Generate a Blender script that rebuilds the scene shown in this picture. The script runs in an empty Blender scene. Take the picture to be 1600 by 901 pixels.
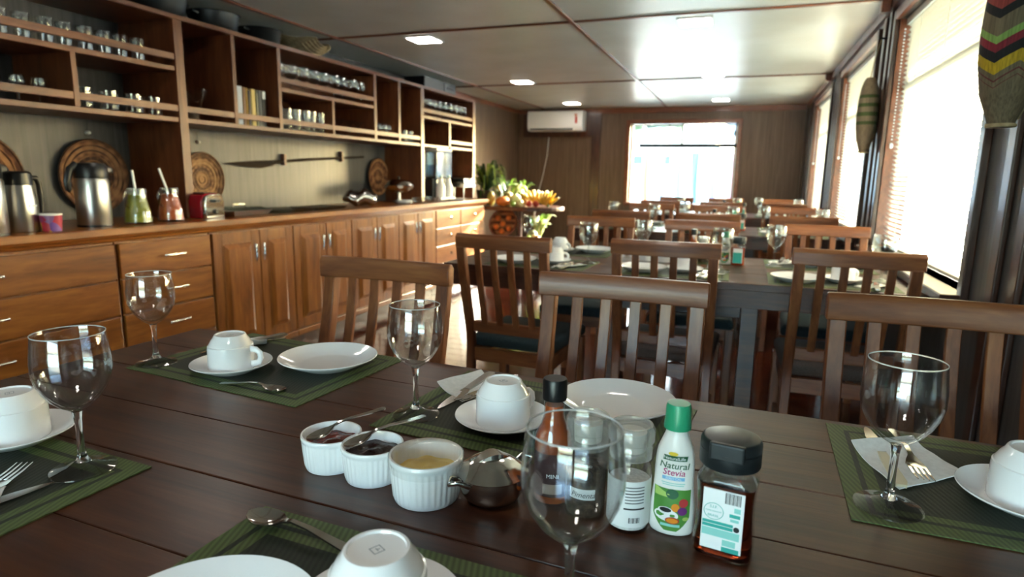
import bpy, math, random
from mathutils import Vector, Matrix
random.seed(7)
PI = math.pi
SC = bpy.context.scene
COL = SC.collection

# ------------------------------------------------------------------ camera
CAM = Vector((0.0, 0.0, 1.125))
FPX = 970.0                      # focal length in pixels of the 1600x901 frame
YAW, PITCH, ROLL = -0.3531576, -0.18123032, 0.01673042
_f = Vector((math.sin(YAW)*math.cos(PITCH), math.cos(YAW)*math.cos(PITCH), math.sin(PITCH)))
_r = Vector((math.cos(YAW), -math.sin(YAW), 0)); _u = _r.cross(_f)
RGT = _r*math.cos(ROLL) + _u*math.sin(ROLL); UPV = -_r*math.sin(ROLL) + _u*math.cos(ROLL); FWD = _f
cd = bpy.data.cameras.new('camera'); cam = bpy.data.objects.new('camera', cd); COL.objects.link(cam)
cam.matrix_world = Matrix(((RGT.x, UPV.x, -FWD.x, CAM.x), (RGT.y, UPV.y, -FWD.y, CAM.y), (RGT.z, UPV.z, -FWD.z, CAM.z), (0, 0, 0, 1)))
cd.sensor_width = 36.0; cd.lens = FPX/1600*36.0; cd.clip_start = 0.02; cd.clip_end = 300
cd.dof.use_dof = True; cd.dof.focus_distance = 0.86; cd.dof.aperture_fstop = 5.6
SC.camera = cam
def ray(px, py): return RGT*((px-800)/FPX) - UPV*((py-450.5)/FPX) + FWD
def at_z(px, py, z): d = ray(px, py); return CAM + d*((z-CAM.z)/d.z)
def at_x(px, py, x): d = ray(px, py); return CAM + d*((x-CAM.x)/d.x)
def at_y(px, py, y): d = ray(px, py); return CAM + d*((y-CAM.y)/d.y)

# ------------------------------------------------------------------ light and exposure
SUN_DIR = Vector((0.75, 1.0, 0.40)).normalized()      # towards the sun
w = bpy.data.worlds.new('sky'); SC.world = w; w.use_nodes = True
nt = w.node_tree; bg = nt.nodes['Background']
sky = nt.nodes.new('ShaderNodeTexSky'); sky.sky_type = 'NISHITA'; sky.sun_disc = False
sky.sun_elevation = math.asin(SUN_DIR.z); sky.sun_rotation = math.atan2(SUN_DIR.x, SUN_DIR.y)
sky.dust_density = 3.0; sky.ozone_density = 1.0; sky.air_density = 1.0
nt.links.new(sky.outputs[0], bg.inputs[0]); bg.inputs[1].default_value = 3.6
sl = bpy.data.lights.new('sun', 'SUN'); sl.energy = 62.0; sl.angle = math.radians(1.0); sl.color = (1.0, 0.95, 0.87)
so = bpy.data.objects.new('sun', sl); COL.objects.link(so)
so.rotation_euler = SUN_DIR.to_track_quat('Z', 'Y').to_euler()
vs = SC.view_settings; vs.view_transform = 'Standard'; vs.look = 'None'; vs.gamma = 1.0; vs.use_curve_mapping = False
vs.exposure = 0.98
cy = SC.cycles
cy.use_denoising = True; cy.max_bounces = 14; cy.diffuse_bounces = 5; cy.glossy_bounces = 5
cy.transmission_bounces = 12; cy.transparent_max_bounces = 16; cy.sample_clamp_indirect = 6.0; cy.blur_glossy = 0.6
def portal(name, loc, rot, sx, sy):
    l = bpy.data.lights.new(name, 'AREA'); l.shape = 'RECTANGLE'; l.size = sx; l.size_y = sy; l.cycles.is_portal = True
    o = bpy.data.objects.new(name, l); COL.objects.link(o); o.location = loc; o.rotation_euler = rot

# ------------------------------------------------------------------ materials (all procedural)
def lin(c):
    if isinstance(c, str): c = [int(c[i:i+2], 16)/255 for i in (0, 2, 4)]
    return tuple((v/12.92 if v <= .04045 else ((v+.055)/1.055)**2.4) for v in c) + (1.0,)
MATS = {}
def mat(name, col, rough=.5, metal=0, spec=.5, trans=0, ior=1.45, coat=0, emit=None, es=0, alpha=None):
    m = bpy.data.materials.new(name); m.use_nodes = True; p = m.node_tree.nodes['Principled BSDF']
    p.inputs['Base Color'].default_value = lin(col); p.inputs['Roughness'].default_value = rough
    p.inputs['Metallic'].default_value = metal; p.inputs['Specular IOR Level'].default_value = spec
    p.inputs['Transmission Weight'].default_value = trans; p.inputs['IOR'].default_value = ior
    p.inputs['Coat Weight'].default_value = coat; p.inputs['Coat Roughness'].default_value = .1
    if emit: p.inputs['Emission Color'].default_value = lin(emit); p.inputs['Emission Strength'].default_value = es
    MATS[name] = m; return m
def nodes(m): return m.node_tree.nodes, m.node_tree.links, m.node_tree.nodes['Principled BSDF']
def ramp(n, stops):
    r = n.new('ShaderNodeValToRGB'); e = r.color_ramp.elements
    while len(e) < len(stops): e.new(.5)
    for i, (p, c) in enumerate(stops): e[i].position = p; e[i].color = lin(c)
    return r
def wood(name, dark, mid, light, axis='X', scale=1.0, rough=.35, coat=0.0, var=.25, stretch=14, bump=.08, spec=.5):
    m = mat(name, mid, rough, spec=spec, coat=coat); n, l, p = nodes(m)
    tc = n.new('ShaderNodeTexCoord'); oi = n.new('ShaderNodeObjectInfo'); mp = n.new('ShaderNodeMapping')
    s = {'X': (1.2, stretch, stretch), 'Y': (stretch, 1.2, stretch), 'Z': (stretch, stretch, 1.2)}[axis]
    mp.inputs['Scale'].default_value = [v*scale for v in s]
    mul = n.new('ShaderNodeVectorMath'); mul.operation = 'SCALE'; mul.inputs[0].default_value = (17, 31, 23)
    l.new(oi.outputs['Random'], mul.inputs['Scale']); l.new(mul.outputs[0], mp.inputs['Location'])
    l.new(tc.outputs['Object'], mp.inputs['Vector'])
    a = n.new('ShaderNodeTexNoise'); a.inputs['Scale'].default_value = 1.6; a.inputs['Detail'].default_value = 6; a.inputs['Roughness'].default_value = .62
    a.inputs['Distortion'].default_value = .7
    b = n.new('ShaderNodeTexNoise'); b.inputs['Scale'].default_value = 9; b.inputs['Detail'].default_value = 4
    l.new(mp.outputs[0], a.inputs['Vector']); l.new(mp.outputs[0], b.inputs['Vector'])
    mx = n.new('ShaderNodeMath'); mx.operation = 'MULTIPLY_ADD'; mx.inputs[1].default_value = .35
    l.new(b.outputs['Fac'], mx.inputs[0]); l.new(a.outputs['Fac'], mx.inputs[2])
    r = ramp(n, [(.42, dark), (.64, mid), (.92, light)]); l.new(mx.outputs[0], r.inputs[0])
    hs = n.new('ShaderNodeHueSaturation'); mr = n.new('ShaderNodeMapRange')
    mr.inputs['To Min'].default_value = 1-var; mr.inputs['To Max'].default_value = 1+var
    l.new(oi.outputs['Random'], mr.inputs['Value']); l.new(mr.outputs[0], hs.inputs['Value']); l.new(r.outputs[0], hs.inputs['Color'])
    l.new(hs.outputs[0], p.inputs['Base Color'])
    if bump:
        bp = n.new('ShaderNodeBump'); bp.inputs['Strength'].default_value = bump; bp.inputs['Distance'].default_value = .002
        l.new(mx.outputs[0], bp.inputs['Height']); l.new(bp.outputs[0], p.inputs['Normal'])
    return m
def noisy(name, c1, c2, scale=20, rough=.6, bump=.0, metal=0, detail=4, coat=0, spec=.5):
    m = mat(name, c1, rough, metal, coat=coat, spec=spec); n, l, p = nodes(m); tc = n.new('ShaderNodeTexCoord')
    a = n.new('ShaderNodeTexNoise'); a.inputs['Scale'].default_value = scale; a.inputs['Detail'].default_value = detail
    l.new(tc.outputs['Object'], a.inputs['Vector']); r = ramp(n, [(.35, c1), (.65, c2)]); l.new(a.outputs['Fac'], r.inputs[0]); l.new(r.outputs[0], p.inputs['Base Color'])
    if bump:
        bp = n.new('ShaderNodeBump'); bp.inputs['Strength'].default_value = bump; bp.inputs['Distance'].default_value = .004
        l.new(a.outputs['Fac'], bp.inputs['Height']); l.new(bp.outputs[0], p.inputs['Normal'])
    return m
T_WOOD = wood('table_walnut', '260f08', '432112', '5c341d', 'X', 1.0, .34, var=.13, stretch=16, bump=.14)
CAB = wood('cabinet_cedar', '562c0e', '784318', '915c26', 'Z', 1.0, .3, coat=.25, var=.07, stretch=9, bump=.03)
CABH = wood('cabinet_cedar_flat', '562c0e', '784318', '915c26', 'Y', 1.0, .3, coat=.25, var=.07, stretch=9, bump=.03)
SHELF = wood('shelf_cedar', '401f0f', '5c3019', '764627', 'Y', 1.0, .38, var=.05, stretch=10, bump=.03)
SHELFV = wood('shelf_cedar_upright', '401f0f', '5c3019', '764627', 'Z', 1.0, .38, var=.05, stretch=10, bump=.03)
CHAIR = wood('chair_wood', '552c16', '784425', '966037', 'Z', 1.0, .42, coat=.08, var=.08, stretch=12, bump=.04)
CHAIRX = wood('chair_wood_rail', '552c16', '784425', '966037', 'X', 1.0, .4, coat=.1, var=.08, stretch=12, bump=.04)
FLOORM = wood('floor_mahogany', '2a0f08', '4a1c10', '6a2d1a', 'X', .8, .16, coat=.5, var=.2, stretch=12, bump=.03)
TRIM = wood('trim_mahogany', '4a2413', '6b371d', '85492b', 'Y', 1.0, .35, coat=.2, var=.05, bump=.02)
TRIMX = wood('trim_mahogany_cross', '4a2413', '6b371d', '85492b', 'X', 1.0, .35, coat=.2, var=.05, bump=.02)
DARKW = wood('window_wood', '241009', '3b1f14', '54301f', 'Z', 1.0, .35, coat=.2, var=.05, bump=.03)
LAMI = wood('laminate_wall', '373534', '474544', '545150', 'Z', .6, .45, var=.02, stretch=34, bump=0)
LAMB = wood('laminate_wall_brown', '443225', '5b4535', '6d5745', 'Z', .6, .45, var=.02, stretch=34, bump=0)
CEILM = noisy('ceiling_panel', 'b9b5a9', 'c3c0b6', 3, .33, spec=.6)
WHITE = mat('porcelain', 'f8f9fa', .12, spec=.55, coat=.3)
RAMW = mat('ramekin_porcelain', 'f8f9fa', .15, spec=.55, coat=.3)
STEEL = mat('stainless_steel', 'd4d2cd', .13, 1.0)
STEELB = mat('brushed_steel', 'b9b7b2', .3, 1.0)
CHROME = mat('chrome', 'e8e6e2', .07, 1.0)
BLACKP = mat('black_plastic', '101113', .35)
DKP = mat('charcoal_plastic', '1b2022', .42)
NAPK = noisy('paper_napkin', 'f1f1ef', 'e6e6e4', 120, .85, .05)
GREENCAP = mat('green_plastic', '2f9f74', .35)
WPLAST = mat('white_plastic', 'eeece8', .3)
PAPER = mat('white_label', 'eef0f0', .5)
CURTAIN = mat('blind_rail', 'd8d3c6', .5)
IRON = mat('black_iron', '0c0d0f', .45)
def fabric(name, c1, c2): return noisy(name, c1, c2, 260, .85, .15)
SEAT_T = fabric('seat_teal', '24343a', '31444a'); SEAT_G = fabric('seat_grey', '5a5250', '6c6462')
def glassm(name, col='ffffff', rough=0.0, ior=1.46):
    m = mat(name, col, rough, trans=1.0, ior=ior); return m
GLASS = glassm('clear_glass')
def thin_glass(name, tint='ffffff', blend=.25, gloss_r=.02):
    m = bpy.data.materials.new(name); m.use_nodes = True; n = m.node_tree.nodes; l = m.node_tree.links; n.clear()
    o = n.new('ShaderNodeOutputMaterial'); t = n.new('ShaderNodeBsdfTransparent'); t.inputs[0].default_value = lin(tint)
    g = n.new('ShaderNodeBsdfGlossy'); g.inputs['Roughness'].default_value = gloss_r; f = n.new('ShaderNodeLayerWeight'); f.inputs['Blend'].default_value = .5
    pw_ = n.new('ShaderNodeMath'); pw_.operation = 'POWER'; pw_.inputs[1].default_value = 4; l.new(f.outputs['Facing'], pw_.inputs[0])
    mx = n.new('ShaderNodeMath'); mx.operation = 'MULTIPLY_ADD'; mx.inputs[1].default_value = .9; mx.inputs[2].default_value = .04+blend*.03; l.new(pw_.outputs[0], mx.inputs[0])
    s = n.new('ShaderNodeMixShader'); l.new(mx.outputs[0], s.inputs[0]); l.new(t.outputs[0], s.inputs[1]); l.new(g.outputs[0], s.inputs[2]); l.new(s.outputs[0], o.inputs[0])
    MATS[name] = m; return m
PANE = thin_glass('window_glass', 'f4faf8', 0.0)
BOWL = thin_glass('clear_crystal', 'fafbfb', 1.8, .005)
THIN = thin_glass('thin_glassware', 'f6f8f7', 1.6)
PLASTC = thin_glass('clear_plastic', 'fafbfa', .2, .1)
def frosted(name, tint, white):
    m = thin_glass(name, tint, 2.5, .12); n = m.node_tree.nodes; l = m.node_tree.links; o = [x for x in n if x.type == 'OUTPUT_MATERIAL'][0]; old = o.inputs[0].links[0].from_socket
    d = n.new('ShaderNodeBsdfDiffuse'); d.inputs[0].default_value = lin('f2f2ee'); x = n.new('ShaderNodeMixShader'); x.inputs[0].default_value = white; l.new(old, x.inputs[1]); l.new(d.outputs[0], x.inputs[2]); l.new(x.outputs[0], o.inputs[0]); return m
FROST = frosted('frosted_plastic', 'f6f6f4', .22)
FOOTG = thin_glass('clear_foot', 'f4f6f6', 2.2, .06)
def slat_mat():
    m = bpy.data.materials.new('blind_slat'); m.use_nodes = True; n = m.node_tree.nodes; l = m.node_tree.links; n.clear()
    o = n.new('ShaderNodeOutputMaterial'); d = n.new('ShaderNodeBsdfDiffuse'); d.inputs[0].default_value = lin('e2ddd2')
    t = n.new('ShaderNodeBsdfTranslucent'); t.inputs[0].default_value = lin('e4dfd3'); s = n.new('ShaderNodeMixShader'); s.inputs[0].default_value = .27
    l.new(d.outputs[0], s.inputs[1]); l.new(t.outputs[0], s.inputs[2]); l.new(s.outputs[0], o.inputs[0]); return m
SLAT = slat_mat()

# ------------------------------------------------------------------ mesh helpers
class B:
    def __init__(s): s.v = []; s.f = []
    def add(s, vs, fs, M=None):
        k = len(s.v); s.v += [tuple(M @ Vector(p)) if M else tuple(p) for p in vs]; s.f += [tuple(i+k for i in f) for f in fs]; return s
    def box(s, x0, x1, y0, y1, z0, z1, M=None):
        return s.add([(x, y, z) for x in (x0, x1) for y in (y0, y1) for z in (z0, z1)],
                     [(0, 1, 3, 2), (4, 6, 7, 5), (0, 4, 5, 1), (2, 3, 7, 6), (0, 2, 6, 4), (1, 5, 7, 3)], M)
    def lathe(s, prof, seg=32, M=None, c=(0, 0), ripple=None):
        vs = []; fs = []; idx = []
        for r, z in prof:
            if r < 1e-7: idx.append([len(vs)]*seg); vs.append((c[0], c[1], z))
            else:
                row = []
                for i in range(seg):
                    a = 2*PI*i/seg; rr = r*(ripple(a, z) if ripple else 1); row.append(len(vs)); vs.append((c[0]+rr*math.cos(a), c[1]+rr*math.sin(a), z))
                idx.append(row)
        for j in range(len(prof)-1):
            a, b = idx[j], idx[j+1]
            for i in range(seg):
                k = (i+1) % seg; q = []
                for t in (a[i], a[k], b[k], b[i]):
                    if t not in q: q.append(t)
                if len(q) > 2: fs.append(tuple(q))
        return s.add(vs, fs, M)
    def tube(s, path, r, seg=8, cap=True, M=None, flat=1.0):
        P = [Vector(p) for p in path]; n = len(P); R = r if hasattr(r, '__len__') else [r]*n; vs = []; fs = []; prev = None
        for i in range(n):
            t = (P[min(i+1, n-1)]-P[max(i-1, 0)]).normalized()
            if prev is None: a = Vector((0, 0, 1)) if abs(t.z) < .9 else Vector((1, 0, 0)); x = t.cross(a).normalized()
            else: x = (prev - t*prev.dot(t)).normalized()
            prev = x; y = t.cross(x)
            for k in range(seg):
                A = 2*PI*k/seg; vs.append(P[i] + x*(R[i]*math.cos(A)) + y*(R[i]*flat*math.sin(A)))
        for i in range(n-1):
            for k in range(seg):
                m = (k+1) % seg; fs.append((i*seg+k, i*seg+m, (i+1)*seg+m, (i+1)*seg+k))
        if cap: fs.append(tuple(range(seg))[::-1]); fs.append(tuple((n-1)*seg+k for k in range(seg)))
        return s.add(vs, fs, M)
    def ball(s, c, r, seg=16, rings=10, M=None):
        if not hasattr(r, '__len__'): r = (r, r, r)
        vs = [(c[0], c[1], c[2]-r[2])]; fs = []
        for j in range(1, rings):
            b = PI*j/rings - PI/2
            for i in range(seg): a = 2*PI*i/seg; vs.append((c[0]+r[0]*math.cos(b)*math.cos(a), c[1]+r[1]*math.cos(b)*math.sin(a), c[2]+r[2]*math.sin(b)))
        vs.append((c[0], c[1], c[2]+r[2])); L = len(vs)-1
        for i in range(seg):
            k = (i+1) % seg; fs.append((0, 1+k, 1+i)); fs.append((L, L-seg+i, L-seg+k))
            for j in range(rings-2): o = 1+j*seg; fs.append((o+i, o+k, o+seg+k, o+seg+i))
        return s.add(vs, fs, M)
    def prism(s, poly, a, b, axis='Z', M=None):
        n = len(poly)
        def pt(p, t): return {'Z': (p[0], p[1], t), 'Y': (p[0], t, p[1]), 'X': (t, p[0], p[1])}[axis]
        vs = [pt(p, a) for p in poly] + [pt(p, b) for p in poly]
        fs = [tuple(range(n))[::-1], tuple(range(n, 2*n))] + [(i, (i+1) % n, n+(i+1) % n, n+i) for i in range(n)]
        return s.add(vs, fs, M)
    def loft(s, rings, cap=True, M=None):
        n = len(rings[0]); vs = [p for r in rings for p in r]; fs = []
        for j in range(len(rings)-1):
            for i in range(n): k = (i+1) % n; fs.append((j*n+i, j*n+k, (j+1)*n+k, (j+1)*n+i))
        if cap: fs.append(tuple(range(n))[::-1]); fs.append(tuple((len(rings)-1)*n+i for i in range(n)))
        return s.add(vs, fs, M)
    def sheet(s, fn, nu, nv, th=.001, M=None):
        vs = []; N = (nu+1)*(nv+1)
        for d in (0, -th):
            for j in range(nv+1):
                for i in range(nu+1): p = fn(i/nu, j/nv); vs.append((p[0], p[1], p[2]+d))
        fs = []
        for j in range(nv):
            for i in range(nu):
                a = j*(nu+1)+i; fs.append((a, a+1, a+nu+2, a+nu+1)); fs.append((N+a, N+a+nu+1, N+a+nu+2, N+a+1))
        edge = [j*(nu+1) for j in range(nv, -1, -1)] ; bd = list(range(nu+1)) + [j*(nu+1)+nu for j in range(1, nv+1)] + [nv*(nu+1)+i for i in range(nu-1, -1, -1)] + [j*(nu+1) for j in range(nv-1, 0, -1)]
        for q in range(len(bd)): a, b = bd[q], bd[(q+1) % len(bd)]; fs.append((a, N+a, N+b, b))
        return s.add(vs, fs, M)
    def mk(s, name, m, parent=None, smooth=None, bevel=None, loc=None, rot=None):
        me = bpy.data.meshes.new(name); me.from_pydata(s.v, [], s.f)
        import bmesh
        bm = bmesh.new(); bm.from_mesh(me); bmesh.ops.recalc_face_normals(bm, faces=bm.faces); bm.to_mesh(me); bm.free()
        if smooth is not None: me.shade_smooth(); me.set_sharp_from_angle(angle=math.radians(smooth))
        me.materials.append(m); o = bpy.data.objects.new(name, me); COL.objects.link(o)
        if bevel: b = o.modifiers.new('bevel', 'BEVEL'); b.width = bevel; b.segments = 2; b.limit_method = 'ANGLE'; b.angle_limit = math.radians(40)
        if parent: o.parent = parent
        if loc: o.location = loc
        if rot is not None: o.rotation_euler = (0, 0, rot) if not hasattr(rot, '__len__') else rot
        return o
def tag(o, label=None, cat=None, group=None, kind=None):
    for k, v in (('label', label), ('category', cat), ('group', group), ('kind', kind)):
        if v: o[k] = v
    return o
def thing(name, label, cat, loc=(0, 0, 0), rot=0, group=None, kind=None):
    o = bpy.data.objects.new(name, None); COL.objects.link(o); o.empty_display_size = .05; o.location = loc
    o.rotation_euler = rot if hasattr(rot, '__len__') else (0, 0, rot)
    return tag(o, label, cat, group, kind)
KIDS = {}
def dup(root, loc, rot=None, label=None, group=None, scale=None):
    def cp(o, par):
        c = o.copy(); COL.objects.link(c)
        if par: c.parent = par
        for ch in o.children: cp(ch, c)
        return c
    r = cp(root, None); r.location = loc
    if rot is not None: r.rotation_euler = rot if hasattr(rot, '__len__') else (0, 0, rot)
    if label: r['label'] = label
    if group: r['group'] = group
    if scale: r.scale = (scale,)*3 if not hasattr(scale, '__len__') else scale
    return r
def Mx(loc=(0, 0, 0), rx=0, ry=0, rz=0, s=1):
    from mathutils import Euler
    return Matrix.Translation(loc) @ Euler((rx, ry, rz)).to_matrix().to_4x4() @ Matrix.Scale(s, 4)
def text_mesh(name, txt, size, m, parent, fn, align='CENTER', depth=0.0, bold=0.0, shear=0.0):
    cu = bpy.data.curves.new(name, 'FONT'); cu.body = txt; cu.size = size; cu.align_x = align; cu.align_y = 'CENTER'; cu.resolution_u = 3; cu.offset = bold; cu.shear = shear
    o = bpy.data.objects.new(name+'_tmp', cu); COL.objects.link(o); dg = bpy.context.evaluated_depsgraph_get()
    me = bpy.data.meshes.new_from_object(o.evaluated_get(dg)); COL.objects.unlink(o); bpy.data.objects.remove(o)
    for v in me.vertices: v.co = Vector(fn(v.co.x, v.co.y))
    me.materials.clear(); me.materials.append(m); me.name = name; q = bpy.data.objects.new(name, me); COL.objects.link(q); q.parent = parent; return q

def leafm(name, c1, c2):
    m = noisy(name, c1, c2, 12, .4); n, l, p = nodes(m); t = n.new('ShaderNodeBsdfTranslucent'); l.new(p.inputs['Base Color'].links[0].from_socket, t.inputs[0])
    x = n.new('ShaderNodeMixShader'); x.inputs[0].default_value = .4; l.new(p.outputs[0], x.inputs[1]); l.new(t.outputs[0], x.inputs[2]); l.new(x.outputs[0], n['Material Output'].inputs['Surface']); return m

# ================================================================== the room
XL, XR, YB, YF, ZC = -3.18, .66, 8.78, -2.2, 2.05
WT = .12
def struct(b, name, m, **k): return tag(b.mk(name, m, **k), kind='structure')
fl = struct(B().box(XL-WT, XR+WT, YF-WT, YB+WT, -.06, -.012), 'floor', IRON)
pw = .115; n = int((YB-YF)/pw)+1
pm = {}
for i in range(n):
    y0 = YF+i*pw; y1 = min(y0+pw-.003, YB); cut = XL + (XR-XL)*(.35 if i % 2 else .68)
    for a, b in ((XL, cut-.0015), (cut+.0015, XR)):
        key = (round(b-a, 3), round(y1-y0, 3))
        if key not in pm:
            o = B().box(-(b-a)/2, (b-a)/2, 0, y1-y0, -.012, 0).mk('plank', FLOORM, fl); pm[key] = o.data
        else: o = bpy.data.objects.new('plank', pm[key]); COL.objects.link(o); o.parent = fl
        o.location = ((a+b)/2, y0, 0)
cl = struct(B().box(XL-WT, XR+WT, YF-WT, YB+WT, ZC+.008, ZC+.12), 'ceiling', DARKW)
gx = [XL, -2.77, -1.07, XR]; gy = [YF, -1.012, 1.436, 3.884, 6.332, YB]
for i in range(3):
    for j in range(5): B().box(gx[i], gx[i+1], gy[j], gy[j+1], ZC, ZC+.008).mk('panel', CEILM, cl)
k = 1
for x in gx[1:3]:
    struct(B().box(x-.014, x+.014, YF, YB, ZC-.012, ZC), f'trim_{k}', TRIM, bevel=.003); k += 1
for y in gy[1:5]:
    struct(B().box(XL, XR-.03, y-.014, y+.014, ZC-.010, ZC), f'trim_{k}', TRIMX, bevel=.003); k += 1
# left wall, front wall with two openings to the stern deck, back wall with one window
struct(B().box(XL-WT, XL, YF-WT, YB+WT, 0, ZC), 'wall_left', LAMI)
BW = (-1.54, -.155, .775, 1.83)
b = B().box(XL, BW[0], YB, YB+WT, 0, ZC).box(BW[1], XR, YB, YB+WT, 0, ZC).box(BW[0], BW[1], YB, YB+WT, 0, BW[2]).box(BW[0], BW[1], YB, YB+WT, BW[3], ZC)
struct(b, 'wall_back', LAMB)
FO = [(-2.9, -2.1, 0.0, 1.92), (-1.15, .45, .02, 1.92)]
b = B().box(XL, FO[0][0], YF-WT, YF, 0, ZC).box(FO[0][1], FO[1][0], YF-WT, YF, 0, ZC).box(FO[1][1], XR, YF-WT, YF, 0, ZC)
b.box(FO[0][0], FO[0][1], YF-WT, YF, FO[0][3], ZC).box(FO[1][0], FO[1][1], YF-WT, YF, 0, FO[1][2]).box(FO[1][0], FO[1][1], YF-WT, YF, FO[1][3], ZC)
struct(b, 'wall_front', LAMB)
WZ0, WZ1 = .785, 1.92
WINS = [(2.26, 3.76), (4.25, 5.72), (6.3, 7.75)]
ys = [YF] + [v for w_ in WINS for v in w_] + [YB]
b = B()
for i in range(0, len(ys), 2): b.box(XR, XR+WT, ys[i], ys[i+1], 0, ZC)
for a, c in WINS: b.box(XR, XR+WT, a, c, 0, WZ0).box(XR, XR+WT, a, c, WZ1, ZC)
struct(b, 'wall_right', LAMI)
# timber trims: cornices, uprights, wall battens
def trimbox(x0, x1, y0, y1, z0, z1, m=TRIM):
    global k
    o = struct(B().box(x0, x1, y0, y1, z0, z1), f'trim_{k}', m, bevel=.004); k += 1; return o
trimbox(-2.05, XR, YB-.02, YB, ZC-.075, ZC-.001, TRIMX)
trimbox(XL, -2.05, YB-.02, YB, ZC-.06, ZC-.001, TRIMX)
trimbox(XL, XL+.02, 6.36, YB-.02, ZC-.06, ZC-.001)
trimbox(XR-.03, XR, YF, YB-.02, ZC-.055, ZC-.001)
trimbox(-2.085, -1.95, YB-.018, YB, .1, ZC-.08, DARKW)
trimbox(XL, XL+.006, 6.66, YB-.02, .1, ZC-.062, LAMB)
trimbox(XL, XL+.018, 6.6, 6.66, .1, ZC-.062, DARKW)
trimbox(XR-.02, XR, YB-.06, YB, .1, ZC-.06, DARKW)
for y in (-.8, 1.95, 4.0, 6.0, 8.2): trimbox(XR-.016, XR, y-.10, y-.045, .05, ZC-.056, DARKW); trimbox(XR-.016, XR, y+.045, y+.10, .05, ZC-.056, DARKW)
for y in (1.436, 3.884, 6.332): trimbox(XR-.075, XR-.03, y-.03, y+.03, ZC-.07, ZC-.001, TRIM)
struct(B().box(XL, XR, YB-.012, YB, 0, .1), 'baseboard_back', DARKW); struct(B().box(XR-.012, XR, YF, YB, 0, .1), 'baseboard_right', DARKW)
# ---- right-hand windows, each with casing, mullion, sill, two panes
def window(nm, y0, y1, z0, z1):
    wn = thing(nm, 'dark timber window in the right-hand wall', None, (XR, (y0+y1)/2, z0), kind='structure'); h = z1-z0; L = (y1-y0)/2
    c = .045
    for s in (-1, 1):
        B().box(-.022, 0, s*L-(0 if s > 0 else c), s*L+(c if s > 0 else 0), -.05, h+.05).mk('casing', DARKW, wn, bevel=.004)
        B().box(.0, WT, s*L-(.012 if s > 0 else 0), s*L+(.012 if s < 0 else 0), 0, h).mk('jamb', TRIM, wn)
    B().box(-.022, 0, -L, L, h, h+.05).mk('casing', TRIM, wn, bevel=.004)
    B().box(-.075, .06, -L-.04, L+.04, -.03, 0).mk('sill', DARKW, wn, bevel=.005)
    B().box(.075, .105, -L+.012, L-.012, .79, .83).mk('mullion', STEELB, wn)
    B().box(.088, .092, -L+.012, L-.012, 0, .79).mk('pane', PANE, wn); B().box(.088, .092, -L+.012, L-.012, .83, h).mk('pane', PANE, wn)
    return wn
for i, (a, c) in enumerate(WINS): window(f'window_{i+1}', a, c, WZ0, WZ1)
# ---- back window
wn = thing('window_4', 'bright window with a dark transom in the far wall', None, ((BW[0]+BW[1])/2, YB, BW[2]), kind='structure')
L = (BW[1]-BW[0])/2; h = BW[3]-BW[2]
for s in (-1, 1): B().box(s*L-(0 if s > 0 else .055), s*L+(.055 if s > 0 else 0), -.022, 0, -.055, h+.055).mk('casing', TRIM, wn, bevel=.004)
B().box(-L, L, -.022, 0, h, h+.055).mk('casing', TRIMX, wn, bevel=.004); B().box(-L-.03, L+.03, -.05, .05, -.045, 0).mk('sill', TRIMX, wn, bevel=.004)
B().box(-L+.12, L, .045, .085, .75, .795).mk('transom', IRON, wn); B().box(-.02, .012, .05, .08, .785, h).mk('mullion', STEELB, wn)
for x in (-L, L-.03): B().box(x, x+.03, .05, .08, 0, h).mk('frame', WPLAST, wn)
B().box(-L+.03, L-.03, .063, .067, 0, .755).mk('pane', PANE, wn); B().box(-L+.03, -.02, .063, .067, .785, h).mk('pane', PANE, wn); B().box(.012, L-.03, .063, .067, .785, h).mk('pane', PANE, wn)
B().tube([(-L, -.01, h-.02), (L, -.01, h-.02)], .008, 8).mk('curtain_rod', STEELB, wn)
for x in (-.5, -.17, .05, .25, .55): B().box(x-.006, x+.006, -.02, 0, h-.035, h-.005).mk('rod_ring', IRON, wn)
B().box(L-.045, L-.02, .02, .05, .9, .96).mk('latch', BLACKP, wn)
# door and window frames to the stern deck behind the camera
for i, (a, c, z0, z1) in enumerate(FO):
    d = thing(f'door_{i+1}' if z0 == 0 else 'window_5', 'closed timber door to the stern deck' if z0 == 0 else 'glazed door panel to the stern deck', None, ((a+c)/2, YF, z0), kind='structure'); L2 = (c-a)/2
    for s in (-1, 1): B().box(s*L2-.03, s*L2+.03, -WT, .02, 0, z1-z0).mk('frame_post', TRIM, d)
    B().box(-L2, L2, -WT, .02, z1-z0-.03, z1-z0+.03).mk('frame_head', TRIMX, d)
    if z0 == 0: B().box(-L2+.03, L2-.03, -.09, -.05, 0, z1-z0-.03).mk('door_leaf', TRIM, d)
    if z0 > 0: B().box(-L2, L2, -.06, -.056, 0, z1-z0).mk('pane', PANE, d); B().box(-L2, L2, -.08, -.04, .85, .9).mk('mid_rail', TRIM, d)
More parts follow.
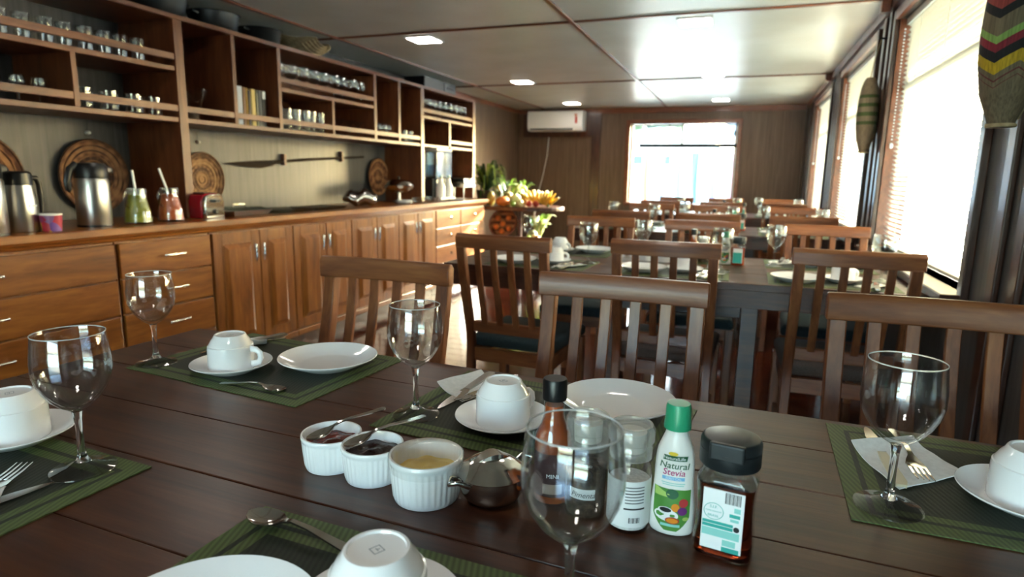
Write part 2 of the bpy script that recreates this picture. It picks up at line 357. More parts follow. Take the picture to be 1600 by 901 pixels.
# ---- venetian blinds: every slat a piece
names = ['on the nearest window beside the second table', 'on the middle window behind the striped woven bag', 'on the farthest window near the far wall']
for i, (a, c) in enumerate(WINS):
    lab = 'white venetian blind lowered ' + names[i]
    bl = thing('venetian_blind', lab, 'blind', (XR+.045, (a+c)/2, WZ0), group='venetian blinds on the right-hand windows'); L = (c-a)/2-.03; H = WZ1-WZ0
    B().box(-.02, .02, -L, L, H-.035, H-.004).mk('head_rail', CURTAIN, bl); B().box(-.014, .014, -L, L, .012, .024).mk('bottom_rail', CURTAIN, bl)
    sm = None; tilt = math.radians(38)
    ns = 48
    for j in range(ns):
        z = .036 + (H-.08)*j/(ns-1)
        if sm is None:
            o = B().box(-.0125, .0125, -L, L, -.0004, .0004).mk('slat', SLAT, bl); sm = o.data
        else: o = bpy.data.objects.new('slat', sm); COL.objects.link(o); o.parent = bl
        o.location = (0, 0, z); o.rotation_euler = (0, tilt, 0)
    for y in (-L*.62, 0, L*.62): B().tube([(-.0135, y, .02), (-.0135, y, H-.03)], .0008, 5).mk('ladder_cord', CURTAIN, bl)
    q = B()
    for j in range(34): q.ball((-.03, L-.03, H-.06-j*.016), .0042, 8, 6)
    q.lathe([(0, 0), (.008, .004), (.009, .02), (.004, .028), (0, .03)], 10, c=(-.03, L-.03), M=Matrix.Translation((0, 0, H-.06-34*.016-.03)))
    q.mk('bead_chain', mat('bead_plastic', 'eef2f4', .15, spec=.8) if 'bead_plastic' not in MATS else MATS['bead_plastic'], bl, 60)
# ---- outside: roof overhang, water, quay
struct(B().box(XR+WT, XR+WT+.72, YF-2.2, YB+.35, ZC+.01, ZC+.09), 'roof_overhang', WPLAST)
struct(B().box(XL-.4, XR+WT, YF-2.2, YF-WT, ZC+.01, ZC+.09), 'stern_canopy', WPLAST)
struct(B().box(XL-.4, XR+.9, YF-3.6, YF-WT, -.06, 0), 'stern_deck', wood('deck_boards', '8a8378', 'a59d90', 'bdb6a8', 'X', 1, .6))
struct(B().box(-140, 140, -140, 220, -1.7, -1.6), 'river_water', mat('river', '6f8384', .12, spec=.5))
portal('back_window_portal', ((BW[0]+BW[1])/2, YB+.02, (BW[2]+BW[3])/2), (-PI/2, 0, 0), BW[1]-BW[0], BW[3]-BW[2])
for i, (a, c) in enumerate(WINS): portal('side_window_portal', (XR+WT-.005, (a+c)/2, (WZ0+WZ1)/2), (0, PI/2, 0), WZ1-WZ0, c-a)
for a, c, z0, z1 in FO[1:]: portal('stern_portal', ((a+c)/2, YF-.08, (z0+z1)/2), (PI/2, 0, 0), c-a, z1-z0)
# ---- ceiling lamps
LED = mat('led_panel', 'ffffff', .5, emit='fff6ea', es=17)
lx = {-2.2: 'left', -.36: 'right'}
for x in lx:
    for j, y in enumerate((2.05, 4.1, 6.17, 8.1, .0)):
        order = ['nearest in front', 'second nearest', 'third', 'farthest', 'unseen overhead'][j]  # overhead pair is unseen, added along the rows to brighten the nearest table
        t = thing('ceiling_lamp', f'square white recessed ceiling lamp, {order} in the {"row above the sideboard side" if x < -1 else "row above the tables"}', 'lamp', (x, y, ZC), group='recessed ceiling lamps')
        B().box(-.105, .105, -.105, .105, -.006, 0).mk('frame', WPLAST, t, bevel=.002); B().box(-.09, .09, -.09, .09, -.0085, -.006).mk('diffuser', LED, t)
# ---- air conditioner on the far wall
ac = thing('air_conditioner', 'white wall-mounted air conditioner high on the far wall', 'air conditioner', (-2.565, YB-.022, 1.735))
prof = [(0, 0), (-.17, .0), (-.195, .03), (-.205, .08), (-.2, .24), (-.185, .27), (0, .275)]
B().prism(prof, -.4, .4, 'X').mk('casing', WPLAST, ac, 40, bevel=.006)
B().box(-.36, .26, -.196, -.178, .014, .034).mk('louvre', DKP, ac); B().box(.285, .32, -.2065, -.2025, .2, .225).mk('sticker', mat('orange_sticker', 'b8632a', .5), ac)
B().box(.292, .325, -.2065, -.2035, .1, .195).mk('energy_label', mat('red_sticker', 'b23a2a', .5), ac)
trimbox(-3.1, -2.05, YB-.02, YB, 1.66, ZC-.061, DARKW)
B().tube([(-2.7, YB-.03, 1.66), (-2.72, YB-.03, 1.4), (-2.78, YB-.03, 1.1), (-2.86, YB-.03, .8)], .004, 6).mk('power_cord', WPLAST); tag(bpy.data.objects['power_cord'], 'thin pale cable running down the far wall below the air conditioner', 'cable')

# ================================================================== sideboard
CX = -2.64       # carcass front; fronts stand proud of it
def pull(parent, y, z, L=.085, vert=False):
    q = B(); x = .0
    if vert:
        q.tube([(.004, y, z-L/2), (.02, y, z-L/2+.008), (.026, y, z), (.022, y, z+L/2-.01), (.004, y, z+L/2)], [.006, .005, .0055, .009, .006], 8)
        q.mk('handle', CHROME, parent, 50)
    else:
        q.tube([(.022, y-L/2, z), (.022, y+L/2, z)], .0055, 8); q.tube([(0, y-L/2+.012, z), (.022, y-L/2+.012, z)], .004, 6); q.tube([(0, y+L/2-.012, z), (.022, y+L/2-.012, z)], .004, 6)
        q.ball((.022, y-L/2, z), .0075, 8, 6).ball((.022, y+L/2, z), .0075, 8, 6); q.mk('handle', CHROME, parent, 50)
def knob(parent, y, z):
    B().lathe([(0, 0), (.006, 0), (.006, .012), (.014, .02), (.012, .027), (0, .03)], 12, M=Mx((0, y, z), ry=PI/2)).mk('knob', CHROME, parent, 40)
def carcass(t, W): 
    B().box(CX-.53, CX, -W/2, W/2, .10, .80).mk('body', CAB, t); B().box(CX-.5, CX-.03, -W/2, W/2, 0, .10).mk('plinth', DARKW, t)
    B().box(CX-.001, CX+.028, -W/2, W/2, .085, .125).mk('base_moulding', CABH, t, bevel=.006)
def drawer_unit(y0, y1, label, knobs=False, hoff=0):
    W = y1-y0; t = thing('drawer_cabinet', label, 'drawer unit', (0, (y0+y1)/2, 0), group='sideboard units'); carcass(t, W)
    rows = [.13, .293, .463, .628, .792]
    for i in range(4):
        d = B().box(0, .02, -W/2+.005, W/2-.005, rows[i]+.003, rows[i+1]-.003).mk('drawer', CABH, t, bevel=.004, loc=(CX+.001, 0, 0))
        z = (rows[i]+rows[i+1])/2+.005
        if knobs:
            q = B().lathe([(0, 0), (.006, 0), (.006, .012), (.016, .02), (.014, .028), (0, .031)], 12, M=Mx((.02, hoff, z), ry=PI/2)); q.mk('knob', CHROME, d, 40)
        else: pull(d, hoff, z, .11); d.children[0].location.x = .02
    return t
def door_unit(y0, ym, y1, label):
    W = y1-y0; yc = (y0+y1)/2; t = thing('door_cabinet', label, 'cabinet', (0, yc, 0), group='sideboard units'); carcass(t, W)
    for a, c, side in ((y0, ym, 1), (ym, y1, -1)):
        a += .004; c -= .004; z0, z1 = .13, .79; s = .062; w_ = c-a
        q = B().box(0, .02, 0, s, z0, z1).box(0, .02, w_-s, w_, z0, z1).box(0, .0195, s, w_-s, z0, z0+s).box(0, .0195, s, w_-s, z1-s, z1)
        d = q.mk('door', CAB, t, bevel=.003, loc=(CX+.001, a-yc, 0))
        i0, i1, j0, j1 = s, w_-s, z0+s, z1-s; m_ = .03
        rg = lambda x, e: [(x, i0+e, j0+e), (x, i1-e, j0+e), (x, i1-e, j1-e), (x, i0+e, j1-e)]
        B().loft([rg(.002, 0), rg(.004, .006), rg(.006, .008), rg(.017, m_), rg(.017, m_+.002)]).mk('raised_panel', CAB, d)
        B().loft([rg(.004, -.002), rg(.0225, -.003), rg(.0225, .004), rg(.006, .008)], cap=False).mk('panel_moulding', CAB, d)
        pull(d, w_-.028 if side > 0 else .028, .66, .11, True); d.children[-1].location.x = .018
drawer_unit(.95, 1.975, 'wide orange-brown drawer cabinet at the left end of the sideboard', hoff=-.02)
drawer_unit(1.985, 2.507, 'narrow orange-brown drawer cabinet with bar handles beside the first panelled doors', hoff=.02)
door_unit(2.515, 2.861, 3.147, 'panelled two-door cabinet next to the bar-handled drawers, nearest of the door cabinets')
door_unit(3.15, 3.478, 3.768, 'panelled two-door cabinet, second of the door cabinets from the left')
door_unit(3.772, 4.10, 4.422, 'panelled two-door cabinet, third of the door cabinets from the left')
door_unit(4.426, 4.742, 5.072, 'panelled two-door cabinet beside the knobbed drawers, farthest of the door cabinets')
drawer_unit(5.08, 5.604, 'drawer cabinet with round knobs just right of the farthest panelled doors', True)
drawer_unit(5.61, 6.2, 'drawer cabinet with round knobs at the sunlit far end of the sideboard', True)
wt = thing('worktop', 'long orange-brown wooden worktop covering the whole sideboard', 'worktop', (0, 0, 0))
B().box(XL+.002, -2.575, .9, 6.225, .832, .865).mk('board', CABH, wt, bevel=.004)
pr = [(-2.66, .802), (-2.61, .802), (-2.6, .808), (-2.597, .818), (-2.587, .824), (-2.583, .832), (-2.66, .832)]
B().prism(pr, .9, 6.222, 'Y').mk('nosing_moulding', CABH, wt, 30)
# ================================================================== wall shelf
SX0, SX1 = XL+.002, -2.8
sh = thing('wall_shelf', 'tall open cedar shelf unit with glass racks above the sideboard', 'shelf', (0, 0, 0))
def sb(name, y0, y1, z0, z1, x0=SX0, x1=SX1, m=SHELF, dx=0): return B().box(x0, x1+dx, y0, y1, z0, z1).mk(name, m, sh, bevel=.002)
YS = .9
sb('top_board', YS, 6.4, 1.876, 1.9, dx=.012)
sb('shelf_board', YS, 2.53, 1.62, 1.645); sb('bottom_board', YS, 2.53, 1.366, 1.39)
sb('bottom_board', 2.58, 5.132, 1.366, 1.39)
sb('upright', 1.985, 2.01, 1.39, 1.62, m=SHELFV, dx=.004)
sb('post', 2.528, 2.582, .866, 1.876, m=SHELFV, dx=.008); sb('post', 5.13, 5.188, .866, 1.876, m=SHELFV, dx=.008)
sb('end_panel', 6.28, 6.345, .866, 1.876, m=SHELFV, dx=.008)
sb('upright', 2.915, 2.942, 1.39, 1.876, m=SHELFV, dx=.004); sb('upright', 3.288, 3.318, 1.39, 1.876, m=SHELFV, dx=.004)
sb('upright', 4.375, 4.412, 1.39, 1.876, m=SHELFV, dx=.004); sb('upright', 4.745, 4.78, 1.39, 1.876, m=SHELFV, dx=.004)
sb('shelf_board', 3.318, 4.375, 1.618, 1.643); sb('upright', 3.835, 3.86, 1.39, 1.618, m=SHELFV, dx=.004)
sb('shelf_board', 5.188, 6.28, 1.62, 1.645); sb('upright', 5.71, 5.75, 1.39, 1.62, m=SHELFV, dx=.004); sb('shelf_board', 5.75, 6.28, 1.366, 1.39); sb('shelf_board', 5.188, 5.71, 1.366, 1.39)
def rail(y0, y1, z): B().box(SX1-.012, SX1+.002, y0, y1, z, z+.033).mk('front_rail', SHELF, sh, bevel=.002)
for y0, y1, z in ((YS, 2.53, 1.676), (YS, 1.985, 1.42), (2.01, 2.53, 1.42), (2.582, 2.915, 1.42), (2.942, 3.288, 1.42), (3.318, 4.375, 1.674), (3.318, 3.835, 1.42), (3.86, 4.375, 1.42), (4.412, 4.745, 1.42), (4.78, 5.13, 1.42), (5.188, 6.28, 1.676), (5.75, 6.28, 1.42)): rail(y0, y1, z)
sb('back_board', 5.188, 6.28, 1.39, 1.876, SX0, SX0+.006)
sb('back_board', 3.318, 5.13, 1.39, 1.876, SX0, SX0+.006); sb('back_board', 5.188, 6.28, .87, 1.366, SX0, SX0+.006, SHELFV)
# ---- glassware on the shelves (each glass its own object)
def tumbler(r, h, wall=.0018, taper=.86):
    return [(0, 0), (r*taper, 0), (r*taper+.0008, .002), (r, h), (r-wall, h), (r*taper-wall, .008), (0, .008)]
def glass_thing(name, label, cat, prof, group, seg=20, m=THIN):
    return tag(B().lathe(prof, seg).mk(name, m, None, 50), label, cat, group)
def goblet_prof(s=1.0, inv=False):
    p = [(0, 0), (.030, 0), (.031, .0015), (.012, .006), (.005, .012), (.0045, .045), (.008, .052), (.024, .066), (.032, .086), (.033, .105), (.029, .128), (.0277, .128), (.0315, .105), (.0305, .087), (.0225, .068), (0, .056)]
    return [(r*s, z*s) for r, z in p]
first = {}
ORD = ['first', 'second', 'third', 'fourth', 'fifth', 'sixth', 'seventh', 'eighth', 'ninth', 'tenth']
def row(kind, prof, ys, z, label, group, x=-2.93, dx=.035, cat='glass', seg=18, two=0):
    for i, y in enumerate(ys):
        for q in range(2 if two else 1):
            xx = x + random.uniform(-.01, .01) - q*two
            if (kind, label) not in first: o = glass_thing(kind, label, cat, prof, group, seg); first[(kind, label)] = o
            else: o = dup(first[(kind, label)], (0, 0, 0))
            o.location = (xx, y, z); o['label'] = label + ', ' + ORD[len(ys)-1-i] + ' from the right'
def lins(a, b, n): return [a+(b-a)*i/(n-1) for i in range(n)]
Z1, Z2 = 1.646, 1.391
row('water_tumbler', tumbler(.032, .105), lins(1.76, 2.38, 8), Z1, 'clear low tumbler on the top shelf of the left-hand bay', 'tumblers on the top left shelf', x=-2.87)
row('stemless_goblet', goblet_prof(.86), lins(1.72, 1.9, 3), Z2, 'small clear goblet on the lower shelf left of the short upright', 'goblets on the lower left shelf', x=-2.88)
row('whisky_tumbler', tumbler(.041, .092, taper=.95), lins(2.08, 2.45, 4), Z2, 'wide clear tumbler on the lower left shelf beside the thick post', 'wide tumblers beside the post', x=-2.87)
row('wine_goblet', goblet_prof(1.3), lins(3.38, 4.30, 9), 1.644, 'clear wine goblet on the upper shelf of the middle bay', 'goblets in the upper middle bay', x=-2.87)
row('tall_tumbler', tumbler(.033, .14), lins(3.37, 3.79, 6), Z2, 'tall clear tumbler on the lower shelf of the middle bay', 'tall tumblers in the middle bay', x=-2.87)
mart = [(0, 0), (.034, 0), (.035, .0015), (.008, .005), (.004, .01), (.004, .07), (.05, .125), (.049, .126), (.002, .073), (0, .073)]
row('cocktail_glass', mart, lins(3.93, 4.31, 4), Z2, 'flared cocktail glass on the shelf beside the tall tumblers', 'cocktail glasses', x=-2.9)
row('sherry_goblet', goblet_prof(.98), lins(4.46, 4.7, 4), Z2, 'small clear goblet in the narrow shelf bay', 'goblets in the narrow bay', x=-2.87)
row('juice_tumbler', tumbler(.034, .1), lins(4.84, 5.07, 3), Z2, 'clear tumbler in the bay beside the second thick post', 'tumblers beside the second post', x=-2.87)
row('end_bay_goblet', goblet_prof(1.3), lins(5.26, 6.2, 9), Z1, 'clear wine goblet on the top shelf of the far end bay', 'goblets in the far end bay', x=-2.87)
# flared glass jug in the second bay
jg = thing('glass_pitcher', 'flared clear glass jug standing in the empty second shelf bay', 'jug', (-2.93, 2.73, Z2))
B().lathe([(0, 0), (.04, 0), (.042, .004), (.045, .03), (.06, .09), (.095, .17), (.092, .171), (.057, .091), (.042, .03), (0, .012)], 24).mk('body', THIN, jg, 50)
B().lathe([(0, .013), (.041, .013), (.048, .06), (0, .062)], 20).mk('contents', noisy('dried_herbs', '3a2c20', '6a5a48', 40, .8), jg, 40)
# books
bks = [('grey', '5b5a55', .045, .275, 'tall grey book with pale spine lettering, leftmost on the bookshelf'), ('pale_blue', 'b9c2d2', .048, .225, 'pale blue book beside the tall grey book'), ('brown', '6f4a22', .026, .222, 'brown book with an ochre spine'), ('ochre', 'a9852f', .012, .222, 'thin ochre book between the brown and the dark books'), ('black', '1d1a17', .022, .21, 'thin black book left of the cream book'), ('cream', 'c2ab66', .036, .22, 'cream yellow book in the middle of the bookshelf'), ('olive', '4c5140', .018, .22, 'thin olive green book'), ('slate', '39424b', .03, .22, 'dark slate book right of the olive book'), ('navy', '1c222b', .03, .221, 'navy book with a pale top edge, rightmost on the bookshelf')]
y = 2.952
for nm, c, th, hh, lab in bks:
    t = thing('book', lab, 'book', (-2.86, y, Z2), group='books on the wall shelf'); mm = mat('cover_'+nm, c, .5)
    B().box(-.17, 0, .002, th-.001, 0, hh).mk('cover', mm, t, bevel=.002); B().box(-.172, -.006, .004, th-.003, .003, hh+.0006).mk('pages', PAPER, t)
    if nm == 'grey':
        lm = mat('spine_print', 'b8b7b0', .5)
        text_mesh('spine_lettering', 'LEAZ', .04, lm, t, lambda a, b_: (.0008, th/2-b_*.9, .13+a))
    if nm == 'navy': B().box(-.001, .0012, .003, th-.002, hh-.05, hh-.005).mk('spine_band', PAPER, t)
    if nm == 'olive': B().box(-.001, .0012, .003, th-.002, .0, .2).mk('spine_band', mat('olive_band', '767a6c', .5), t)
    y += th+.003
# pots, palm fans and speaker on top of the shelf
def pan(y, r, hh, lab, x=-2.95, lid=False):
    t = thing('cooking_pot', lab, 'pot', (x, y, 1.9), group='black pots on top of the shelf')
    B().lathe([(0, 0), (r*.72, 0), (r*.9, hh*.3), (r, hh), (r*1.04, hh+.003), (r*.97, hh-.001), (r*.86, hh*.3), (0, .006)], 28).mk('body', IRON, t, 50)
    for s in (-1, 1): B().tube([(-.03, s*r*.98, hh*.8), (-.028, s*(r+.03), hh*.85), (.028, s*(r+.03), hh*.85), (.03, s*r*.98, hh*.8)], .006, 6).mk('handle', IRON, t, 50)
pan(1.75, .16, .11, 'large black iron pot above the left-hand shelf bay'); pan(2.17, .165, .115, 'large black iron pot above the thick post'); pan(2.57, .155, .115, 'black iron pot above the second shelf bay'); pan(2.955, .14, .1, 'black iron pot above the books'); pan(3.325, .13, .09, 'smallest black iron pot beside the palm fans')
PALM = noisy('palm_leaf', '8d7a58', 'b7a480', 30, .75, .2)
for i in range(5):
    a = i*.5
    B().sheet(lambda u, v: (-.16+.30*u, -.15+.30*v, .012*math.sin(u*9)*.5+.055*(abs(v-.45)**2)*4*(1-.1*i)+.02*(1-u)), 10, 14, .006).mk('palm_fan', PALM, None, 60, loc=(-2.93, 3.68+.008*i, 1.902+.017*i), rot=.09*i)
    tag(bpy.data.objects['palm_fan' if i == 0 else f'palm_fan.{i:03d}'], 'beige woven palm tray, ' + ['lowest', 'second lowest', 'middle', 'second highest', 'topmost'][i] + ' of the pile on top of the shelf', 'tray', 'palm trays on the shelf')
sp = thing('receiver_box', 'black audio receiver on top of the shelf near its far end', 'electronics', (-2.9, 5.75, 1.9))
B().box(-.13, .08, -.5, .16, 0, .1).mk('case', BLACKP, sp, bevel=.004); B().box(.08, .086, -.1, .15, .012, .09).mk('front_panel', mat('silver_grey_plastic', '55565a', .35), sp)
B().box(.086, .089, -.05, .1, .035, .055).mk('display', BLACKP, sp); B().box(.086, .089, .0, .12, .068, .078).mk('slot', BLACKP, sp)
# ================================================================== wall pieces above the worktop
def woven_mat(name, c1, c2, c3, rings=60):
    m = mat(name, c1, .75); n, l, p = nodes(m); tc = n.new('ShaderNodeTexCoord'); sx = n.new('ShaderNodeSeparateXYZ'); l.new(tc.outputs['Object'], sx.inputs[0])
    le = n.new('ShaderNodeVectorMath'); le.operation = 'LENGTH'; cb = n.new('ShaderNodeCombineXYZ'); l.new(sx.outputs['Y'], cb.inputs[0]); l.new(sx.outputs['Z'], cb.inputs[1]); l.new(cb.outputs[0], le.inputs[0])
    at = n.new('ShaderNodeMath'); at.operation = 'ARCTAN2'; l.new(sx.outputs['Z'], at.inputs[0]); l.new(sx.outputs['Y'], at.inputs[1])
    s1 = n.new('ShaderNodeMath'); s1.operation = 'MULTIPLY'; s1.inputs[1].default_value = 16; l.new(at.outputs[0], s1.inputs[0])
    s2 = n.new('ShaderNodeMath'); s2.operation = 'SINE'; l.new(s1.outputs[0], s2.inputs[0])
    r1 = n.new('ShaderNodeMath'); r1.operation = 'MULTIPLY'; r1.inputs[1].default_value = rings; l.new(le.outputs['Value'], r1.inputs[0]); r2 = n.new('ShaderNodeMath'); r2.operation = 'SINE'; l.new(r1.outputs[0], r2.inputs[0])
    ad = n.new('ShaderNodeMath'); ad.operation = 'MULTIPLY_ADD'; ad.inputs[1].default_value = .45; l.new(s2.outputs[0], ad.inputs[0]); l.new(r2.outputs[0], ad.inputs[2])
    mr = n.new('ShaderNodeMapRange'); mr.inputs['From Min'].default_value = -1.4; mr.inputs['From Max'].default_value = 1.4; l.new(ad.outputs[0], mr.inputs['Value'])
    rp = ramp(n, [(.2, c2), (.5, c1), (.85, c3)]); l.new(mr.outputs[0], rp.inputs[0]); l.new(rp.outputs[0], p.inputs['Base Color'])
    return m
BASK = [woven_mat('woven_fibre_a', '7a5236', '43281a', '9a6f4a', 55), woven_mat('woven_fibre_b', '86603f', '54371f', 'a98258', 75), woven_mat('woven_fibre_c', '8a5a38', '54301c', 'a5764c', 90)]
def woven_plate(y, z, r, label, m, x=XL+.012, hook=None):
    t = thing('woven_plate', label, 'woven plate', (x, y, z-r), group='woven plates on the left wall')
    q = B().lathe([(0, .0), (r*.5, 0), (r*.93, .006), (r, .016), (r, .022), (r*.9, .014), (r*.5, .009), (0, .008)], 48, M=Mx((0, 0, r), ry=PI/2)); q.mk('disc', m, t, 50)
    d = t.children[0]; d.data.transform(Matrix.Translation((0, 0, -r))); d.location = (0, 0, r)
    nr = 7
    for i in range(1, nr):
        rr = r*i/nr; B().tube([(.009+.010*(max(0, i/nr-.5)*2), rr*math.cos(a), rr*math.sin(a)+r) for a in [2*PI*j/40 for j in range(41)]], r*.022, 6, False).mk('coil', m, t, 60)
    B().tube([(.018, r*math.cos(a), r*math.sin(a)+r) for a in [2*PI*j/48 for j in range(49)]], r*.035, 6, False).mk('rim', noisy('rim_fibre', '4a2e1c', '6a452b', 60, .8) if 'rim_fibre' not in MATS else MATS['rim_fibre'], t, 60)
    if hook:
        h_ = thing('wall_hook', hook[1], 'hook', (XL, y, hook[0])); B().lathe([(0, 0), (.012, 0), (.01, .008), (.005, .012), (.009, .02), (0, .026)], 12, M=Mx(ry=PI/2)).mk('knob', STEELB, h_, 40)
        B().tube([(.004, 0, 0), (.004, .002, .06)], .0015, 5).mk('cord', IRON, h_)
woven_plate(2.302, 1.081, .182, 'large round woven plate with dark rings on the wall behind the silver pump flask', BASK[0], hook=(1.30, 'small white wall hook above the large woven plate'))
woven_plate(1.76, 1.07, .20, 'round brown woven plate at the left edge behind the jug', BASK[2])
woven_plate(2.99, 1.064, .163, 'round woven plate on the wall behind the red toaster', BASK[1], hook=(1.29, 'small white wall hook above the woven plate by the toaster'))
woven_plate(4.98, 1.085, .165, 'round orange-brown woven plate on the wall behind the steel chafing bowl', BASK[2])
pd = thing('carved_paddle', 'long dark carved wooden paddle mounted flat on the left wall', 'paddle', (XL+.016, 0, 0))
PADM = wood('paddle_wood', '15100c', '241a13', '33261b', 'Y', 1, .8, bump=.05, spec=.15)
bl = [(3.178, 1.166), (3.3, 1.178), (3.5, 1.192), (3.66, 1.2), (3.69, 1.192), (3.62, 1.158), (3.5, 1.14), (3.35, 1.148)]
B().prism(bl, -.006, .006, 'X').mk('blade', PADM, pd, bevel=.003)
B().tube([(0, 3.6, 1.183), (0, 4.0, 1.212), (0, 4.4, 1.236), (0, 4.76, 1.256)], [.012, .011, .010, .008], 8).mk('shaft', PADM, pd, 50)
for y_, z_ in ((3.74, 1.194), (4.44, 1.239)): B().box(-.018, .016, y_-.012, y_+.012, z_-.03, z_+.05).mk('bracket', SHELFV, pd, bevel=.003)

# ================================================================== things on the worktop
CZ = .866
def cyy(px, x, z=CZ+.05): # depth along the worktop of a pixel column, at distance x from the room's middle
    return at_x(px, 345, x).y
def airpot(label, px, x, rz):
    t = thing('pump_flask', label, 'flask', (x, cyy(px, x), CZ), rz)
    B().lathe([(0, 0), (.066, 0), (.068, .004), (.068, .2), (.064, .212), (0, .212)], 36).mk('body', STEELB, t, 40)
    B().lathe([(.0665, -.0005), (.0695, -.0005), (.0695, .008), (.0665, .008)], 36).mk('base_ring', BLACKP, t, 40)
    B().lathe([(0, .2125), (.0655, .2125), (.067, .225), (.066, .262), (.055, .278), (0, .282)], 32).mk('lid', BLACKP, t, 50)
    B().loft([[(.05, -.028, .235), (.05, .028, .235), (.05, .024, .272), (.05, -.024, .272)], [(.085, -.02, .237), (.085, .02, .237), (.085, .016, .262), (.085, -.016, .262)], [(.095, -.012, .236), (.095, .012, .236), (.095, .01, .25), (.095, -.01, .25)]]).mk('spout', BLACKP, t, bevel=.004)
    B().tube([(-.055, 0, .27), (-.085, 0, .25), (-.1, 0, .2), (-.098, 0, .165), (-.09, 0, .16)], [.012, .011, .010, .009, .007], 8, flat=1.6).mk('handle', BLACKP, t, 50)
    return t
airpot('silver pump flask with black lid in front of the large woven plate', 149, -2.74, PI/2-.1)
airpot('silver pump flask cut off by the left edge of the picture', -22, -2.68, PI/2)
t = thing('coffee_jug', 'steel coffee jug with black handle and lid left of the red tub', 'jug', (-2.74, cyy(34, -2.74), CZ), PI/2+.2)
B().lathe([(0, 0), (.06, 0), (.062, .004), (.056, .12), (.05, .185), (0, .185)], 32).mk('body', STEELB, t, 40)
B().lathe([(0, .1855), (.051, .1855), (.05, .232), (.04, .24), (0, .24)], 28).mk('lid', BLACKP, t, 40)
B().tube([(.048, 0, .215), (.085, 0, .212), (.097, 0, .19), (.1, 0, .12), (.097, 0, .07)], [.009, .011, .011, .010, .008], 8).mk('handle', BLACKP, t, 50)
B().box(-.012, .02, -.0605, -.056, .1, .108).mk('badge', PAPER, t)
t = thing('snack_tub', 'small red paper tub with a white rim between the jug and the silver pump flask', 'tub', (-2.66, cyy(80, -2.66), CZ))
mm = mat('red_print', 'b02f3a', .4); n, l, p = nodes(mm); tc = n.new('ShaderNodeTexCoord'); vo = n.new('ShaderNodeTexVoronoi'); vo.inputs['Scale'].default_value = 28; l.new(tc.outputs['Object'], vo.inputs['Vector'])
rp = ramp(n, [(0, 'b02f3a'), (.45, 'a02a44'), (.6, '6a4a90'), (.8, 'd8a23a')]); l.new(vo.outputs['Color'], rp.inputs[0]); l.new(rp.outputs[0], p.inputs['Base Color'])
B().lathe([(0, 0), (.034, 0), (.039, .066), (0, .066)], 28).mk('cup', mm, t, 40); B().lathe([(.038, .064), (.041, .066), (.04, .071), (0, .0705)], 28).mk('lid', WPLAST, t, 40)
def pitcher(px, x, c1, c2, label, st):
    t = thing('juice_pitcher', label, 'pitcher', (x, cyy(px, x), CZ), PI/2+.15, 'juice pitchers'); nm = 'juice_'+c1
    B().lathe([(0, 0), (.062, 0), (.064, .006), (.056, .06), (.044, .11), (.04, .125), (.0405, .165), (.0385, .1655), (.038, .125), (.042, .108), (.054, .06), (.06, .008), (0, .006)], 32).mk('body', THIN, t, 50)
    B().lathe([(0, .008), (.0585, .009), (.0525, .06), (.0407, .107), (.0365, .125), (.036, .135), (0, .135)], 28).mk('juice', noisy(nm, c1, c2, 40, .4), t, 40)
    B().tube([(-.042, 0, .15), (-.068, 0, .148), (-.076, 0, .13), (-.072, 0, .09), (-.054, 0, .075)], .006, 8).mk('handle', THIN, t, 50)
    B().lathe([(.0412, .118), (.0445, .126), (.0425, .16), (.0412, .166)], 28).mk('film_cover', PLASTC, t, 50)
    B().tube([(.0, 0, .12), st], .0055, 8).mk('stirrer', WPLAST, t, 50)
pitcher(217, -2.72, '8b8a2c', 'a3a23c', 'glass pitcher of green juice beside the silver pump flask', (-.004, .01, .25))
pitcher(268, -2.72, 'b5532a', 'cc6a3a', 'glass pitcher of orange juice right of the green one', (-.045, .01, .26))
t = thing('toaster', 'small red and chrome toaster in front of the woven plate', 'toaster', (-2.76, cyy(323, -2.76), CZ), .1)
pr = [(-.075, 0), (.075, 0), (.078, .09), (.066, .122), (.04, .132), (-.04, .132), (-.066, .122), (-.078, .09)]
B().prism(pr, -.13, .04, 'X').mk('shell', mat('red_enamel', '8e1220', .2, coat=.5), t, 40, bevel=.004); B().prism([(a*.94, b*.97) for a, b in pr], .04, .062, 'X').mk('face', CHROME, t, 40, bevel=.004)
B().box(-.11, .03, -.045, -.015, .1325, .135).mk('slot', IRON, t); B().box(-.11, .03, .015, .045, .1325, .135).mk('slot', IRON, t)
B().box(.062, .082, -.018, .018, .085, .1).mk('lever', BLACKP, t, bevel=.003); B().lathe([(0, 0), (.014, 0), (.012, .012), (0, .012)], 14, M=Mx((.062, 0, .035), ry=PI/2)).mk('dial', BLACKP, t)
B().box(-.12, .05, -.07, .07, -.0005, .006).mk('foot', BLACKP, t)
TRAYG = thin_glass('tray_glass', 'c6cccb', .8)
def tray(px, x, w_, d_, label, m, nm='serving_tray', h_=.03):
    t = thing(nm, label, 'tray', (x, cyy(px, x), CZ)); 
    R_ = lambda e, z: [(-d_/2+e, -w_/2+e, z), (d_/2-e, -w_/2+e, z), (d_/2-e, w_/2-e, z), (-d_/2+e, w_/2-e, z)]
    B().loft([R_(.02, 0), R_(0, h_), R_(.006, h_), R_(.026, .004)]).mk('pan', m, t)
    return t
t = tray(375, -2.78, .3, .22, 'flat steel tray with a raised lid edge right of the toaster', STEELB)
B().loft([[(-.1, -.13, .031), (.1, -.13, .031), (.1, .13, .031), (-.1, .13, .031)], [(-.07, -.1, .05), (.07, -.1, .05), (.07, .1, .05), (-.07, .1, .05)]]).mk('cover', TRAYG, t); B().tube([(0, -.05, .05), (0, -.04, .062), (0, .04, .062), (0, .05, .05)], .005, 8).mk('handle', CHROME, t, 50)
